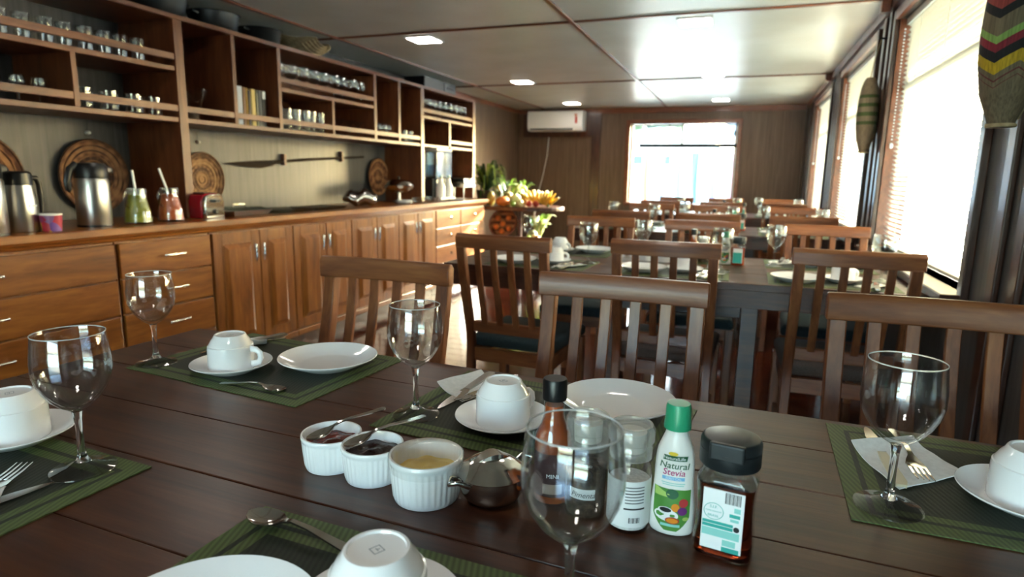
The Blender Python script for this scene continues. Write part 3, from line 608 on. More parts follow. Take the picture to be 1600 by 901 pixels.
tray(442, -2.78, .36, .24, 'shallow grey glass tray in the middle of the worktop', TRAYG, h_=.022); tray(500, -2.78, .34, .24, 'shallow grey glass tray left of the foil parcel', TRAYG, h_=.022)
# crumpled foil parcel
FOIL = noisy('crumpled_foil', 'c2c0bd', 'a5a3a0', 22, .22, .9, 1.0, 6)
q = B().ball((0, 0, .065), (.12, .165, .065), 30, 18)
q.v = [(x*(1+.1*math.sin(31*y+17*z+9*x)), y*(1+.07*math.sin(37*z+23*x)), max(0, z+.012*math.sin(45*x+29*y))) for x, y, z in q.v]
tag(q.mk('foil_parcel', FOIL, None, 25, loc=(-2.78, cyy(565, -2.78), CZ)), 'crumpled silver foil parcel on the worktop left of the chafing bowl', 'foil parcel')
t = thing('chafing_bowl', 'round steel chafing bowl with lid raised on a stand beside the second post', 'chafing dish', (-2.88, cyy(624, -2.88), CZ))
B().lathe([(0, .085), (.08, .09), (.125, .12), (.135, .15), (.13, .152), (.12, .122), (0, .1)], 32).mk('bowl', STEEL, t, 50); B().lathe([(.133, .153), (.11, .185), (.05, .203), (0, .206)], 32).mk('lid', STEEL, t, 50)
B().lathe([(0, .206), (.008, .206), (.008, .218), (.014, .224), (0, .232)], 14).mk('knob', BLACKP, t, 50); B().lathe([(0, 0), (.06, 0), (.055, .012), (.014, .02), (.014, .086), (0, .086)], 24).mk('stand', STEELB, t, 50)
t = thing('plate_stack', 'pile of small white plates at the foot of the chafing bowl', 'plates', (-2.72, cyy(632, -2.72), CZ))
for i in range(4): B().lathe([(0, 0), (.05, 0), (.075, .012), (.073, .013), (.049, .003), (0, .003)], 28).mk('plate', WHITE, t, 50, loc=(0, 0, .006*i))
for i, (px, x, lab) in enumerate(((655, -2.70, 'small clear bowl beside the pile of plates'), (676, -2.68, 'small clear bowl in front of the drink dispenser'))):
    tag(B().lathe([(0, 0), (.045, 0), (.06, .05), (.058, .05), (.043, .004), (0, .004)], 24).mk('glass_bowl', THIN, None, 50, loc=(x, cyy(px, x), CZ)), lab, 'bowl', 'glass bowls on the worktop')
# drink dispenser
t = thing('drink_dispenser', 'cold drink dispenser with two clear tanks and white taps in the end bay', 'drink dispenser', (-2.86, cyy(687, -2.86), CZ)); t.scale = (1, 1, .95)
B().box(-.16, .02, -.17, .17, 0, .22).mk('base', DKP, t, bevel=.008); B().box(.02, .1, -.16, .16, 0, .03).mk('drip_tray', WPLAST, t, bevel=.004)
TK = thin_glass('tank_plastic', 'dfe8ea', 1.2, .08)
for s in (-1, 1):
    B().box(-.15, .06, s*.085-.078, s*.085+.078, .222, .5).mk('tank', TK, t, bevel=.012); B().box(-.152, .062, s*.085-.08, s*.085+.08, .5, .522).mk('tank_lid', WPLAST, t, bevel=.006)
    B().box(-.135, .045, s*.085-.066, s*.085+.066, .226, .36).mk('drink', thin_glass('pale_drink', 'e9f0f2', 2.0) if s < 0 else MATS['pale_drink'], t)
    B().lathe([(0, .0), (.045, 0), (.045, .11), (.025, .15), (.022, .19), (0, .195)], 20, c=(.055, s*.085), M=Matrix.Translation((0, 0, .031))).mk('tap_cover', WPLAST, t, 40)
    B().box(.03, .07, s*.085-.012, s*.085+.012, .228, .255).mk('tap_lever', mat('green_lever', '0f5a45', .4) if s < 0 else MATS['green_lever'], t, bevel=.003)
t = thing('chafing_dish', 'shiny rectangular chafing dish on legs at the end of the worktop', 'chafing dish', (-2.84, cyy(717, -2.84), CZ))
B().box(-.13, .13, -.14, .14, .12, .165).mk('pan', STEEL, t, bevel=.006)
B().loft([[(-.13, -.14, .166), (.13, -.14, .166), (.13, .14, .166), (-.13, .14, .166)], [(-.115, -.125, .215), (.115, -.125, .215), (.115, .125, .215), (-.115, .125, .215)], [(-.06, -.07, .238), (.06, -.07, .238), (.06, .07, .238), (-.06, .07, .238)]]).mk('lid', STEEL, t, 30, bevel=.006)
for a in (-.11, .11):
    for b_ in (-.12, .12): B().tube([(a, b_, 0), (a, b_, .13)], .007, 8).mk('leg', CHROME, t)
B().tube([(.12, -.04, .2), (.155, -.04, .205), (.155, .04, .205), (.12, .04, .2)], .006, 8).mk('handle', CHROME, t, 50); B().tube([(0, .14, .14), (0, .18, .14)], .008, 8).mk('side_grip', CHROME, t)
t = thing('serving_plate', 'white oval serving plate with spoon in front of the chafing dish', 'plate', (-2.67, cyy(712, -2.67), CZ), PI/2)
B().lathe([(0, 0), (.07, 0), (.11, .014), (.108, .016), (.069, .004), (0, .004)], 28).mk('dish', WHITE, t, 50)

# ================================================================== corner fruit stand
FY, FX = 6.98, -2.62; FZ = .765
st = thing('fruit_stand', 'dark wooden corner stand with a rounded end carrying fruit and a plant', 'stand', (FX, FY, 0))
def oval(x0, x1, d, n_=14): 
    pts = [(x0, -d), (x1-d, -d)] + [(x1-d+d*math.sin(PI*i/n_), -d*math.cos(PI*i/n_)) for i in range(1, n_)] + [(x1-d, d), (x0, d)]
    return pts
B().prism(oval(-.54, .66, .34), FZ-.045, FZ).mk('top_shelf', DARKW, st, bevel=.006); B().prism(oval(-.54, .45, .3), .34, .37).mk('lower_shelf', DARKW, st, bevel=.006)
for x, y in ((-.5, -.26), (-.5, .26), (.22, -.24), (.22, .24)): B().tube([(x, y, 0), (x, y, FZ-.045)], .022, 10).mk('leg', DARKW, st, 50)
GREENL = leafm('plant_leaf', '22381c', '3f5a2c'); GREENB = leafm('fresh_leaf', '6c8a3c', 'a9bd62')
def leaf(b, base, ang, L, w_, rise, droop, nseg=7):
    ca, sa = math.cos(ang), math.sin(ang); top = []; 
    vs = []
    for i in range(nseg+1):
        s = i/nseg; r = L*s*(1-.25*droop*s); z = rise*math.sin(s*PI*.62)*1.05-droop*L*.9*s*s*s; ww = w_*math.sin(PI*(.12+.88*s)**.8)*.5+.0008
        c = Vector((base[0]+ca*r, base[1]+sa*r, base[2]+z)); sd = Vector((-sa, ca, 0))*ww
        vs += [c+sd, c+Vector((0, 0, -ww*.35)), c-sd]
    fs = []
    for i in range(nseg): o = 3*i; fs += [(o, o+1, o+4, o+3), (o+1, o+2, o+5, o+4)]
    off = len(b.v); b.add([tuple(v) for v in vs]+[tuple(v-Vector((0, 0, .0012))) for v in vs], fs+[tuple(j+len(vs) for j in f[::-1]) for f in fs]); return b
pl = thing('potted_plant', 'leafy green plant in a dark pot at the left end of the fruit stand', 'plant', (FX-.27, FY-.1, FZ))
B().lathe([(0, 0), (.085, 0), (.11, .16), (.118, .165), (.115, .175), (.1, .17), (.095, .15), (0, .15)], 28).mk('pot', mat('dark_pot', '1a1513', .5), pl, 40)
rnd = random.Random(3)
for i in range(70):
    a = rnd.uniform(0, 2*PI); L_ = rnd.uniform(.2, .42); leaf(B(), (0, 0, .15), a, L_, rnd.uniform(.022, .04), rnd.uniform(.15, .45), rnd.uniform(.5, 1.3)).mk('leaf', GREENL if i % 3 else GREENB, pl, 60)
PINEM = noisy('pineapple_skin', '6a4a20', 'a87a35', 60, .6, .8)
def pineapple(x, y, z, rz, lab, tilt=.2, s=1.0):
    t = thing('pineapple', lab, 'pineapple', (x, y, z), (0, tilt, rz), 'pineapples on the stand'); t.scale = (s,)*3
    B().lathe([(0, 0), (.04, .003), (.058, .04), (.06, .09), (.05, .135), (.025, .155), (0, .158)], 18, ripple=lambda a, zz: 1+.03*math.sin(9*a+zz*160)).mk('fruit', PINEM, t, 40)
    for i in range(14): leaf(B(), (0, 0, .15), i*2.4, .1+.03*(i % 3), .02, .1+.02*(i % 4), .1*(i % 3)).mk('crown_leaf', GREENB if i % 2 else GREENL, t, 60)
pineapple(FX-.06, FY+.1, FZ, 0, 'pineapple with a leafy crown behind the papaya', .0); pineapple(FX+.12, FY+.16, FZ, 1, 'pineapple with a leafy crown at the back of the stand next to the bananas', .0, .95)
BANM = noisy('banana_skin', 'b08a24', 'd0a83a', 14, .45)
def bananas(x, y, z, rz, lab, nb=5):
    t = thing('banana_bunch', lab, 'bananas', (x, y, z), rz, 'bananas on the stand')
    for rw in range(2):
        for i in range(nb):
            a = (i-(nb-1)/2)*.40+.18*rw; pts = []; rs = []
            for j in range(9):
                s = j/8; rr = .008+.165*s; bow = .05*math.sin(PI*s); pts.append((rr*math.sin(a), -.03+.055*rw-bow*(1 if rw == 0 else .5), .012+rr*math.cos(a)*1.0+.0*bow)); rs.append((.007, .013, .016, .0172, .0175, .017, .0152, .011, .005)[j])
            B().tube(pts, rs, 8).mk('banana', BANM, t, 60)
    B().tube([(0, -.01, .0), (0, -.0, .03)], [.02, .014], 8).mk('stem', GREENL, t, 50)
bananas(FX+.29, FY+.08, FZ+.005, .1, 'bunch of yellow bananas standing in the middle of the stand'); bananas(FX+.51, FY-.1, FZ+.005, -.5, 'bunch of yellow bananas at the rounded end of the stand')
def fruit(nm, lab, cat, loc, r, m, stem=True, grp='loose fruit on the stand'):
    t = thing(nm, lab, cat, loc, random.uniform(0, 6), grp); rr = r if hasattr(r, '__len__') else (r,)*3
    B().ball((0, 0, rr[2]), rr, 20, 14).mk('skin', m, t, 60)
    B().tube([(0, 0, 2*rr[2]-.003), (.002, 0, 2*rr[2]+.008)], .003, 6).mk('stalk', GREENL, t)
ORG = noisy('orange_skin', 'b85a1c', 'cf7426', 60, .5, .2); LEM = noisy('lemon_skin', 'c79a1e', 'ddb83a', 40, .45, .1); MEL = noisy('melon_skin', 'b9b27a', 'd5cfa0', 18, .5, .2); PAP = noisy('papaya_skin', '7c7a2c', 'c08a30', 9, .45); APP = noisy('apple_skin', '8e1f1a', 'b8452c', 10, .3); LIM = noisy('lime_skin', '6c8a2e', '8ea846', 20, .4)
fruit('papaya', 'upright green papaya next to the dark plant pot', 'papaya', (FX-.13, FY-.27, FZ), (.045, .045, .085), PAP)
fruit('papaya', 'orange papaya lying at the front edge of the stand', 'papaya', (FX+.01, FY-.25, FZ), (.085, .058, .056), ORG)
fruit('melon', 'pale round melon in the sun at the centre of the stand', 'melon', (FX+.11, FY-.1, FZ), .07, MEL)
fruit('lemon', 'yellow lemon resting on the plant side of the stand', 'lemon', (FX-.09, FY-.155, FZ+.161), .036, LEM)
pedest = B().lathe([(0, 0), (.05, 0), (.04, .02), (.012, .03), (.012, .13), (.045, .155), (.045, .159), (0, .158)], 20).mk('glass_pedestal', THIN, None, 50, loc=(FX-.09, FY-.155, FZ)); tag(pedest, 'small clear pedestal bowl holding the lemon', 'bowl')
fruit('lime', 'green lime at the front edge beside the orange papaya', 'lime', (FX+.14, FY-.27, FZ), .034, LIM); fruit('lime', 'green lime between the melon and the apples', 'lime', (FX+.20, FY-.2, FZ), .036, LIM); fruit('guava', 'pale yellow guava in the sun beside the limes', 'guava', (FX+.23, FY-.27, FZ), .04, MEL)
fruit('apple', 'red apple in front of the banana bunches', 'apple', (FX+.31, FY-.2, FZ), .037, APP); fruit('apple', 'red apple nearest the rounded end of the stand', 'apple', (FX+.39, FY-.19, FZ), .037, APP)
pal = leafm('pale_sunlit_leaf', 'e0ddb8', 'f4f2d6')  # sun glare on the leaf tops is put into this pale colour
t = thing('lettuce_head', 'bright sunlit leafy head of greens in the middle of the stand', 'greens', (FX+.09, FY-.12, FZ+.14))
t.location = (FX+.11, FY-.1, FZ+.147)
for i in range(26): leaf(B(), (0, 0, 0), i*2.399, .09+.04*(i % 4), .06, .05+.025*(i % 4), .7*(i % 2)).mk('leaf', GREENB if i % 3 else pal, t, 60)
# lower shelf
t = thing('fruit_basket', 'round rimmed basket of oranges tilted up on the lower shelf', 'basket', (FX-.02, FY-.12, .371), 0)
tilt = Mx((0, 0, .176), rx=1.15)
B().lathe([(0, 0), (.14, .0), (.165, .05), (.16, .05), (.135, .008), (0, .008)], 32, M=tilt).mk('bowl', BASK[2], t, 50)
B().tube([tuple(tilt @ Vector((.165*math.cos(a), .165*math.sin(a), .05))) for a in [2*PI*j/40 for j in range(41)]], .01, 8, False).mk('rim', TRIM, t, 60)
for i, (x, y) in enumerate(((-.07, .06), (.06, .07), (0, -.01), (-.08, -.05), (.08, -.06), (0, -.1))):
    p_ = t.matrix_world @ Vector((0, 0, 0)); c = tilt @ Vector((x, y, .042))
    fruit('orange', ['orange at the upper left of the tilted basket', 'orange at the upper right of the tilted basket', 'orange in the middle of the tilted basket', 'orange at the left side of the tilted basket', 'orange at the right side of the tilted basket', 'orange at the bottom of the tilted basket'][i], 'orange', (FX-.02+c.x, FY-.12+c.y, .371+c.z-.034), .034, ORG, grp='oranges in the basket')
fruit('melon', 'pale melon in the sun on the lower shelf', 'melon', (FX+.30, FY-.03, .37), .06, MEL); fruit('lime', 'green lime on the lower shelf in front of the pale melon', 'lime', (FX+.31, FY-.2, .37), .032, LIM)
fruit('mango', 'reddish mango at the right end of the lower shelf', 'mango', (FX+.39, FY-.12, .37), (.036, .034, .034), ORG)
t = thing('leafy_greens', 'bunch of bright green leaves at the right end of the lower shelf', 'greens', (FX+.33, FY+.14, .374))
for i in range(26): leaf(B(), (0, 0, 0), i*2.399, .1+.05*(i % 4), .07, .14+.045*(i % 4), .05*(i % 2)).mk('leaf', GREENB if i % 3 else pal, t, 60)

# ================================================================== tables
TZ = .75
TBL = [('nearest', -.31, .67, -.035), ('second', -.28, 2.775, 0.0), ('third', -.28, 4.83, 0.0), ('fourth', -.28, 6.93, 0.0)]
TW, TD = 1.82, .8
def make_table(loc, rot, label):
    t = thing('dining_table', label, 'table', loc, rot, 'dark plank dining tables')
    npl = 6; w_ = TD/npl; me = None
    for i in range(npl):
        o = B().box(-TW/2, TW/2, -w_/2+.0006, w_/2-.0006, -.026, 0).mk('plank', T_WOOD, t, bevel=.0016)
        me = o.data; o.location = (0, -TD/2+w_*(i+.5), TZ-.0004*(i % 2))
    q = B().box(-TW/2+.03, TW/2-.03, -TD/2+.02, -TD/2+.045, TZ-.095, TZ-.027).box(-TW/2+.03, TW/2-.03, TD/2-.045, TD/2-.02, TZ-.095, TZ-.027)
    q.box(-TW/2+.03, -TW/2+.055, -TD/2+.045, TD/2-.045, TZ-.095, TZ-.027).box(TW/2-.055, TW/2-.03, -TD/2+.045, TD/2-.045, TZ-.095, TZ-.027); q.mk('apron', T_WOOD, t, bevel=.002)
    for x in (-.24, .335):
        B().box(x-.035, x+.035, -.07, .07, .07, TZ-.027).mk('leg', T_WOOD, t, bevel=.004); B().box(x-.04, x+.04, -.24, .24, 0, .07).mk('foot', T_WOOD, t, bevel=.006)
    B().box(-.204, .299, -.02, .02, .54, .62).mk('stretcher', T_WOOD, t, bevel=.003)
    return t
tlab = ['dark plank dining table in the foreground with condiments in its middle', 'dark plank dining table, second from the viewer, beside the nearest window', 'dark plank dining table, third from the viewer', 'dark plank dining table farthest from the viewer, before the far wall']
for (nm, x, y, r), lab in zip(TBL, tlab): make_table((x, y, 0), r, lab)
# ================================================================== chairs
def bend(z):   # depth profile of the back, local +y is behind the sitter
    pts = [(0, .215), (.2, .195), (.42, .185), (.5, .195), (.6, .222), (.7, .25), (.8, .272), (.9, .285)]
    for (a, b_), (c, d) in zip(pts, pts[1:]):
        if a <= z <= c: return b_+(d-b_)*(z-a)/(c-a)
    return .285
def strip(b, x, w_, th, z0, z1, n_=10, xl=0.0):
    rings = []
    for i in range(n_+1):
        z = z0+(z1-z0)*i/n_; y = bend(z); xx = x+xl*(z-z0); rings.append([(xx-w_/2, y-th/2, z), (xx+w_/2, y-th/2, z), (xx+w_/2, y+th/2, z), (xx-w_/2, y+th/2, z)])
    return b.loft(rings)
def make_chair(label, seat):
    t = thing('dining_chair', label, 'chair', (0, 0, 0), group='slatted dining chairs'); W = .172
    for s in (-1, 1): strip(B(), s*W, .034, .03, 0, .845, 14).mk('back_post', CHAIR, t, 40, bevel=.003)
    for i in range(4): strip(B(), -W+2*W*(i+1)/5, .026, .012, .525, .845, 10).mk('slat', CHAIR, t, 40, bevel=.002)
    nx = 12; rg = []
    for i in range(nx+1):
        u = -1+2*i/nx; x = u*(W+.024); y = .272+.012*u*u*-1+.006; rg.append([(x, y-.013, .842), (x, y+.017, .842), (x, y+.02, .885), (x, y+.008, .898), (x, y-.006, .898), (x, y-.014, .885)])
    B().loft(rg).mk('top_rail', CHAIRX, t, 35, bevel=.003)
    B().box(-W+.017, W-.017, .182, .204, .49, .535).mk('lower_rail', CHAIRX, t, bevel=.003)
    for s in (-1, 1): B().loft([[(s*.185-.017, -.2, 0), (s*.185+.017, -.2, 0), (s*.185+.017, -.17, 0), (s*.185-.017, -.17, 0)], [(s*.185-.019, -.205, .42), (s*.185+.019, -.205, .42), (s*.185+.019, -.165, .42), (s*.185-.019, -.165, .42)]]).mk('leg', CHAIR, t, bevel=.003)
    q = B().box(-.166, .166, -.2, -.178, .365, .42).box(-.155, .155, .172, .192, .365, .42)
    for s in (-1, 1): q.box(s*.178-.01, s*.178+.01, -.165, .172, .365, .42)
    q.mk('seat_frame', CHAIRX, t)
    for s in (-1, 1): B().box(s*.178-.009, s*.178+.009, -.17, .19, .17, .195).mk('stretcher', CHAIR, t)
    def pad(e, z): return [(-.2+e, -.222+e, z), (.2-e, -.222+e, z), (.185-e, .172-e, z), (-.185+e, .172-e, z)]
    B().loft([pad(.006, .421), pad(0, .432), pad(0, .455), pad(.012, .47), pad(.05, .476)]).mk('seat_pad', seat, t, 50, bevel=.006)
    return t
spec = []
for x, lab in ((-.882, 'left of the three'), (-.252, 'middle of the three'), (.372, 'right of the three')): spec.append((x, 1.42, 0, f'brown slatted dining chair, {lab} across the nearest table', 'g'))
spec += [(-.852, 2.19, PI-.05, 'brown slatted dining chair with teal seat, left of three backed to us, second table', 't'), (-.258, 2.29, PI, 'brown slatted dining chair with grey seat, middle of three backed to us, second table', 'g'), (.363, 2.29, PI, 'brown slatted dining chair with grey seat, right of three backed to us, second table', 'g')]
for j, w_ in ((1, 'second'), (2, 'third'), (3, 'fourth')):
    yf = TBL[j][2]+.4+.34; yn = TBL[j][2]-.4-.18
    for x, s in ((-.76, 'left'), (-.205, 'middle'), (.40, 'window-side')): spec.append((x, yf, 0, f'brown slatted dining chair on the far side of the {w_} table, {s} place', 't'))
    if j > 1:
        for x, s in ((-.785, 'left'), (-.21, 'middle'), (.352, 'window-side')): spec.append((x, yn, PI, f'brown slatted dining chair on the near side of the {w_} table, {s} place', 't'))
protos = {}
for x, y, r, lab, sc_ in spec:
    off = .277; loc = (x - (-math.sin(r))*off, y - math.cos(r)*off, 0)
    if sc_ not in protos: protos[sc_] = make_chair(lab, SEAT_T if sc_ == 't' else SEAT_G); o = protos[sc_]; o.location = loc; o.rotation_euler = (0, 0, r)
    else: dup(protos[sc_], loc, r, lab)
# ================================================================== tableware builders
def mat_place():
    m = mat('placemat_weave', '5a6b33', .6); n, l, p = nodes(m); tc = n.new('ShaderNodeTexCoord'); sx = n.new('ShaderNodeSeparateXYZ'); l.new(tc.outputs['Object'], sx.inputs[0])
    def ab(o, half):
        a = n.new('ShaderNodeMath'); a.operation = 'ABSOLUTE'; l.new(o, a.inputs[0]); s = n.new('ShaderNodeMath'); s.operation = 'SUBTRACT'; s.inputs[0].default_value = half; l.new(a.outputs[0], s.inputs[1]); return s
    mn = n.new('ShaderNodeMath'); mn.operation = 'MINIMUM'; l.new(ab(sx.outputs['X'], .215).outputs[0], mn.inputs[0]); l.new(ab(sx.outputs['Y'], .15).outputs[0], mn.inputs[1])
    mu = n.new('ShaderNodeMath'); mu.operation = 'MULTIPLY'; mu.inputs[1].default_value = 10; l.new(mn.outputs[0], mu.inputs[0])
    G, D = '586839', '262d1e'
    rp = ramp(n, [(0, G), (.215, D), (.285, G), (.42, D)]); rp.color_ramp.interpolation = 'CONSTANT'; l.new(mu.outputs[0], rp.inputs[0])
    wv = n.new('ShaderNodeTexWave'); wv.wave_type = 'BANDS'; wv.bands_direction = 'DIAGONAL'; wv.inputs['Scale'].default_value = 95; wv.inputs['Distortion'].default_value = 0
    mp = n.new('ShaderNodeMapping'); mp.inputs['Scale'].default_value = (1, .35, 1); l.new(tc.outputs['Object'], mp.inputs['Vector']); l.new(mp.outputs[0], wv.inputs['Vector'])
    mx = n.new('ShaderNodeMix'); mx.data_type = 'RGBA'; mx.blend_type = 'MULTIPLY'; mx.inputs['Factor'].default_value = .45
    l.new(rp.outputs[0], mx.inputs['A']); l.new(wv.outputs['Color'], mx.inputs['B']); l.new(mx.outputs['Result'], p.inputs['Base Color'])
    bp = n.new('ShaderNodeBump'); bp.inputs['Strength'].default_value = .25; bp.inputs['Distance'].default_value = .0006; l.new(wv.outputs['Fac'], bp.inputs['Height']); l.new(bp.outputs[0], p.inputs['Normal'])
    return m
PM = mat_place(); MZ = TZ+.0016
def placemat(c, rot, lab):
    q = B().sheet(lambda u, v: (-.215+.43*u, -.15+.3*v, .0015), 8, 6, .0014)
    return tag(q.mk('placemat', PM, None, loc=(c[0], c[1], TZ+.0001), rot=rot), lab, 'placemat', 'green placemats')
protoG = {}
def wine_glass(c, lab, z=MZ, key='near'):
    if key in protoG: return dup(protoG[key], (c[0], c[1], z), random.uniform(0, 6), lab)
    m = GLASS if key == 'near' else THIN; sg = 48 if key == 'near' else 24
    t = thing('wine_glass', lab, 'wine glass', (c[0], c[1], z), 0, 'stemmed water glasses'); protoG[key] = t
    outer = [(0, .0782), (.0062, .0782), (.010, .0808), (.018, .0862), (.027, .095), (.0345, .106), (.0395, .1175), (.0422, .131), (.0421, .145), (.0405, .160), (.0385, .1765)]
    inner = [(.0382, .1772), (.0378, .1765), (.0395, .160), (.0409, .145), (.041, .131), (.0383, .1182), (.0333, .1072), (.0255, .097), (.0165, .0888), (.008, .0852), (0, .0842)]
    B().lathe(outer+inner, sg).mk('bowl', BOWL if key == 'near' else THIN, t, 50)
    B().lathe([(0, .0125), (.0092, .0125), (.0065, .0155), (.0048, .022), (.0042, .035), (.004, .05), (.0044, .064), (.0052, .072), (.0062, .0779), (0, .0779)], 24 if key == 'near' else 12).mk('stem', m, t, 50)
    B().lathe([(0, 0), (.034, 0), (.0368, .0012), (.0362, .0026), (.028, .0045), (.018, .0075), (.0092, .0122), (0, .0122)], sg).mk('foot', FOOTG, t, 50)
    if key == 'near': B().tube([(.0382*math.cos(a), .0382*math.sin(a), .177) for a in [2*PI*j/48 for j in range(49)]], .00075, 6, False).mk('rim', mat('glass_rim', 'f4f6f6', .08, trans=.6, spec=.9), t, 60)  # whitish bead added so the rim's bright highlight sits in its colour
    return t
pr_cup = None
def cup(c, rot, lab, z=MZ+.0085):
    global pr_cup
    if pr_cup: return dup(pr_cup, (c[0], c[1], z), rot, lab)
    t = thing('coffee_cup', lab, 'cup', (c[0], c[1], z), rot, 'upturned coffee cups'); pr_cup = t
    B().lathe([(.0375, .004), (.0375, 0), (.0408, 0), (.0412, .0015), (.0408, .04), (.0402, .0445), (.0385, .0455), (.0378, .0475), (.0335, .0555), (.0295, .0605), (.0282, .0640), (.0268, .0655), (.0245, .0655), (.0238, .0635), (0, .0632)], 48).mk('body', WHITE, t, 35)
    B().tube([(.0395, 0, .038), (.05, 0, .037), (.0575, 0, .031), (.059, 0, .022), (.055, 0, .013), (.0398, 0, .009)], [.0042, .004, .0038, .0038, .0038, .0042], 10, flat=1.5).mk('handle', WHITE, t, 60)
    mk_ = mat('grey_print', '8a949c', .5); q = B()
    for a, b_, e, d in ((-.005, -.0042, -.005, .005), (.0042, .005, -.005, .005), (-.0042, .0042, -.005, -.0042), (-.0042, .0042, .0042, .005), (-.0025, .0025, -.0004, .0004), (-.0004, .0004, -.0004, .0028)): q.box(a, b_, e, d, .0632, .0634)
    q.mk('maker_mark', mk_, t)
    return t
pr_s = {}
def dish(nm, r, c, lab, z=MZ):
    key = (nm, r)
    if key in pr_s: return dup(pr_s[key], (c[0], c[1], z), 0, lab)
    h_ = .0165 if nm == 'saucer' else .021; k_ = .62
    p_ = [(0, 0), (r*.56, 0), (r*.6, .002), (r*.8, h_*.5), (r*.985, h_*.93), (r, h_), (r*.99, h_+.0012), (r*.95, h_-.0002), (r*.8, h_*.62), (r*.62, .0062), (r*.55, .005), (0, .005)]
    o = tag(B().lathe(p_, 64).mk(nm, WHITE, None, 60, loc=(c[0], c[1], z)), lab, 'saucer' if nm == 'saucer' else 'plate', 'white saucers' if nm == 'saucer' else 'white side plates'); pr_s[key] = o; return o
def cutlery_loft(stations):  # stations: (s along x, half width, z, thickness, sag)
    rings = []
    for s, w_, z, th, sag in stations:
        top = [(s, w_*u, z+th/2-sag*(1-u*u)) for u in (-1, -.6, -.2, .2, .6, 1)]; bot = [(s, w_*u, z-th/2-sag*(1-u*u)) for u in (1, .6, .2, -.2, -.6, -1)]; rings.append(top+bot)
    return B().loft(rings)
SPOON = [(0, .0015, .006, .0014, 0), (.004, .008, .0055, .0014, .001), (.012, .0125, .005, .0014, .0035), (.022, .0145, .005, .0014, .0048), (.032, .0125, .0055, .0014, .004), (.040, .0075, .0065, .0015, .0015), (.046, .0032, .0085, .002, 0), (.055, .0024, .0105, .0022, 0), (.075, .003, .0095, .002, 0), (.105, .0045, .0045, .0018, 0), (.125, .006, .0018, .0016, 0), (.134, .0055, .0013, .0014, 0), (.137, .002, .0012, .0012, 0)]
def place_line(o, a, b_, z, roll=0):
    d = Vector(b_)-Vector(a); o.location = (a[0], a[1], z if len(a) < 3 else a[2]); o.rotation_euler = (roll, -math.atan2(d.z if len(d) > 2 else 0, math.hypot(d.x, d.y)), math.atan2(d.y, d.x))
def spoon(a, b_, z, lab, sc_=1.0):
    o = tag(cutlery_loft(SPOON).mk('teaspoon', STEEL, None, 60), lab, 'spoon', 'steel teaspoons'); place_line(o, a, b_, z); o.scale = (sc_,)*3; return o
BONE = mat('ivory_handle', 'd8cdb0', .4)
def knife(a, b_, z, lab, handle=None, roll=0):
    t = thing('table_knife', lab, 'knife', (0, 0, 0), group='steel table knives')
    cutlery_loft([(0, .0008, .002, .0008, 0), (.012, .005, .002, .0009, 0), (.04, .0085, .0022, .001, 0), (.085, .009, .0024, .0013, 0), (.1, .006, .003, .003, 0)]).mk('blade', STEEL, t, 40)
    cutlery_loft([(.1, .0055, .0032, .004, 0), (.12, .0065, .0034, .005, 0), (.16, .0075, .0036, .0055, 0), (.19, .0085, .0036, .0055, 0), (.2, .006, .0034, .0045, 0)]).mk('handle', handle or STEELB, t, 50)
    place_line(t, a, b_, z, roll); return t
def fork(a, b_, z, lab, roll=0):
    t = thing('table_fork', lab, 'fork', (0, 0, 0), group='steel table forks')
    cutlery_loft([(.040, .011, .004, .0015, .0005), (.052, .0115, .0032, .0016, .001), (.064, .008, .004, .0018, .0005), (.075, .0035, .007, .0022, 0), (.1, .003, .0085, .0024, 0), (.14, .0045, .005, .002, 0), (.175, .0062, .0018, .0018, 0), (.183, .003, .0015, .0015, 0)]).mk('handle', STEEL, t, 50)
    for i in range(4):
        y = -.0092+.00613*i; B().loft([[(0, y-.0006, .0062), (0, y+.0006, .0062), (0, y+.0006, .0072), (0, y-.0006, .0072)], [(.02, y-.0014, .0038), (.02, y+.0014, .0038), (.02, y+.0014, .0052), (.02, y-.0014, .0052)], [(.041, y-.0017, .0033), (.041, y+.0017, .0033), (.041, y+.0017, .0048), (.041, y-.0017, .0048)]]).mk('tine', STEEL, t)
    place_line(t, a, b_, z, roll); return t
def napkin(corners, lab, curl=.012, z=MZ):
    P = [Vector((c[0], c[1], 0)) for c in corners]; c0 = sum(P, Vector())/4
    def fn(u, v):
        p_ = (P[0]*(1-u)+P[1]*u)*(1-v)+(P[3]*(1-u)+P[2]*u)*v-c0; return (p_.x, p_.y, .0022+curl*(max(0, .35-u)/.35)**2*(1-.3*v)+.0012*math.sin(u*7+v*5)**2)
    return tag(B().sheet(fn, 14, 10, .0016).mk('napkin', NAPK, None, 60, loc=(c0.x, c0.y, z)), lab, 'napkin', 'folded paper napkins')
def pz(px, py, z=TZ): return at_z(px, py, z)
def rotv(c, r, v): return (c[0]+v[0]*math.cos(r)-v[1]*math.sin(r), c[1]+v[0]*math.sin(r)+v[1]*math.cos(r))
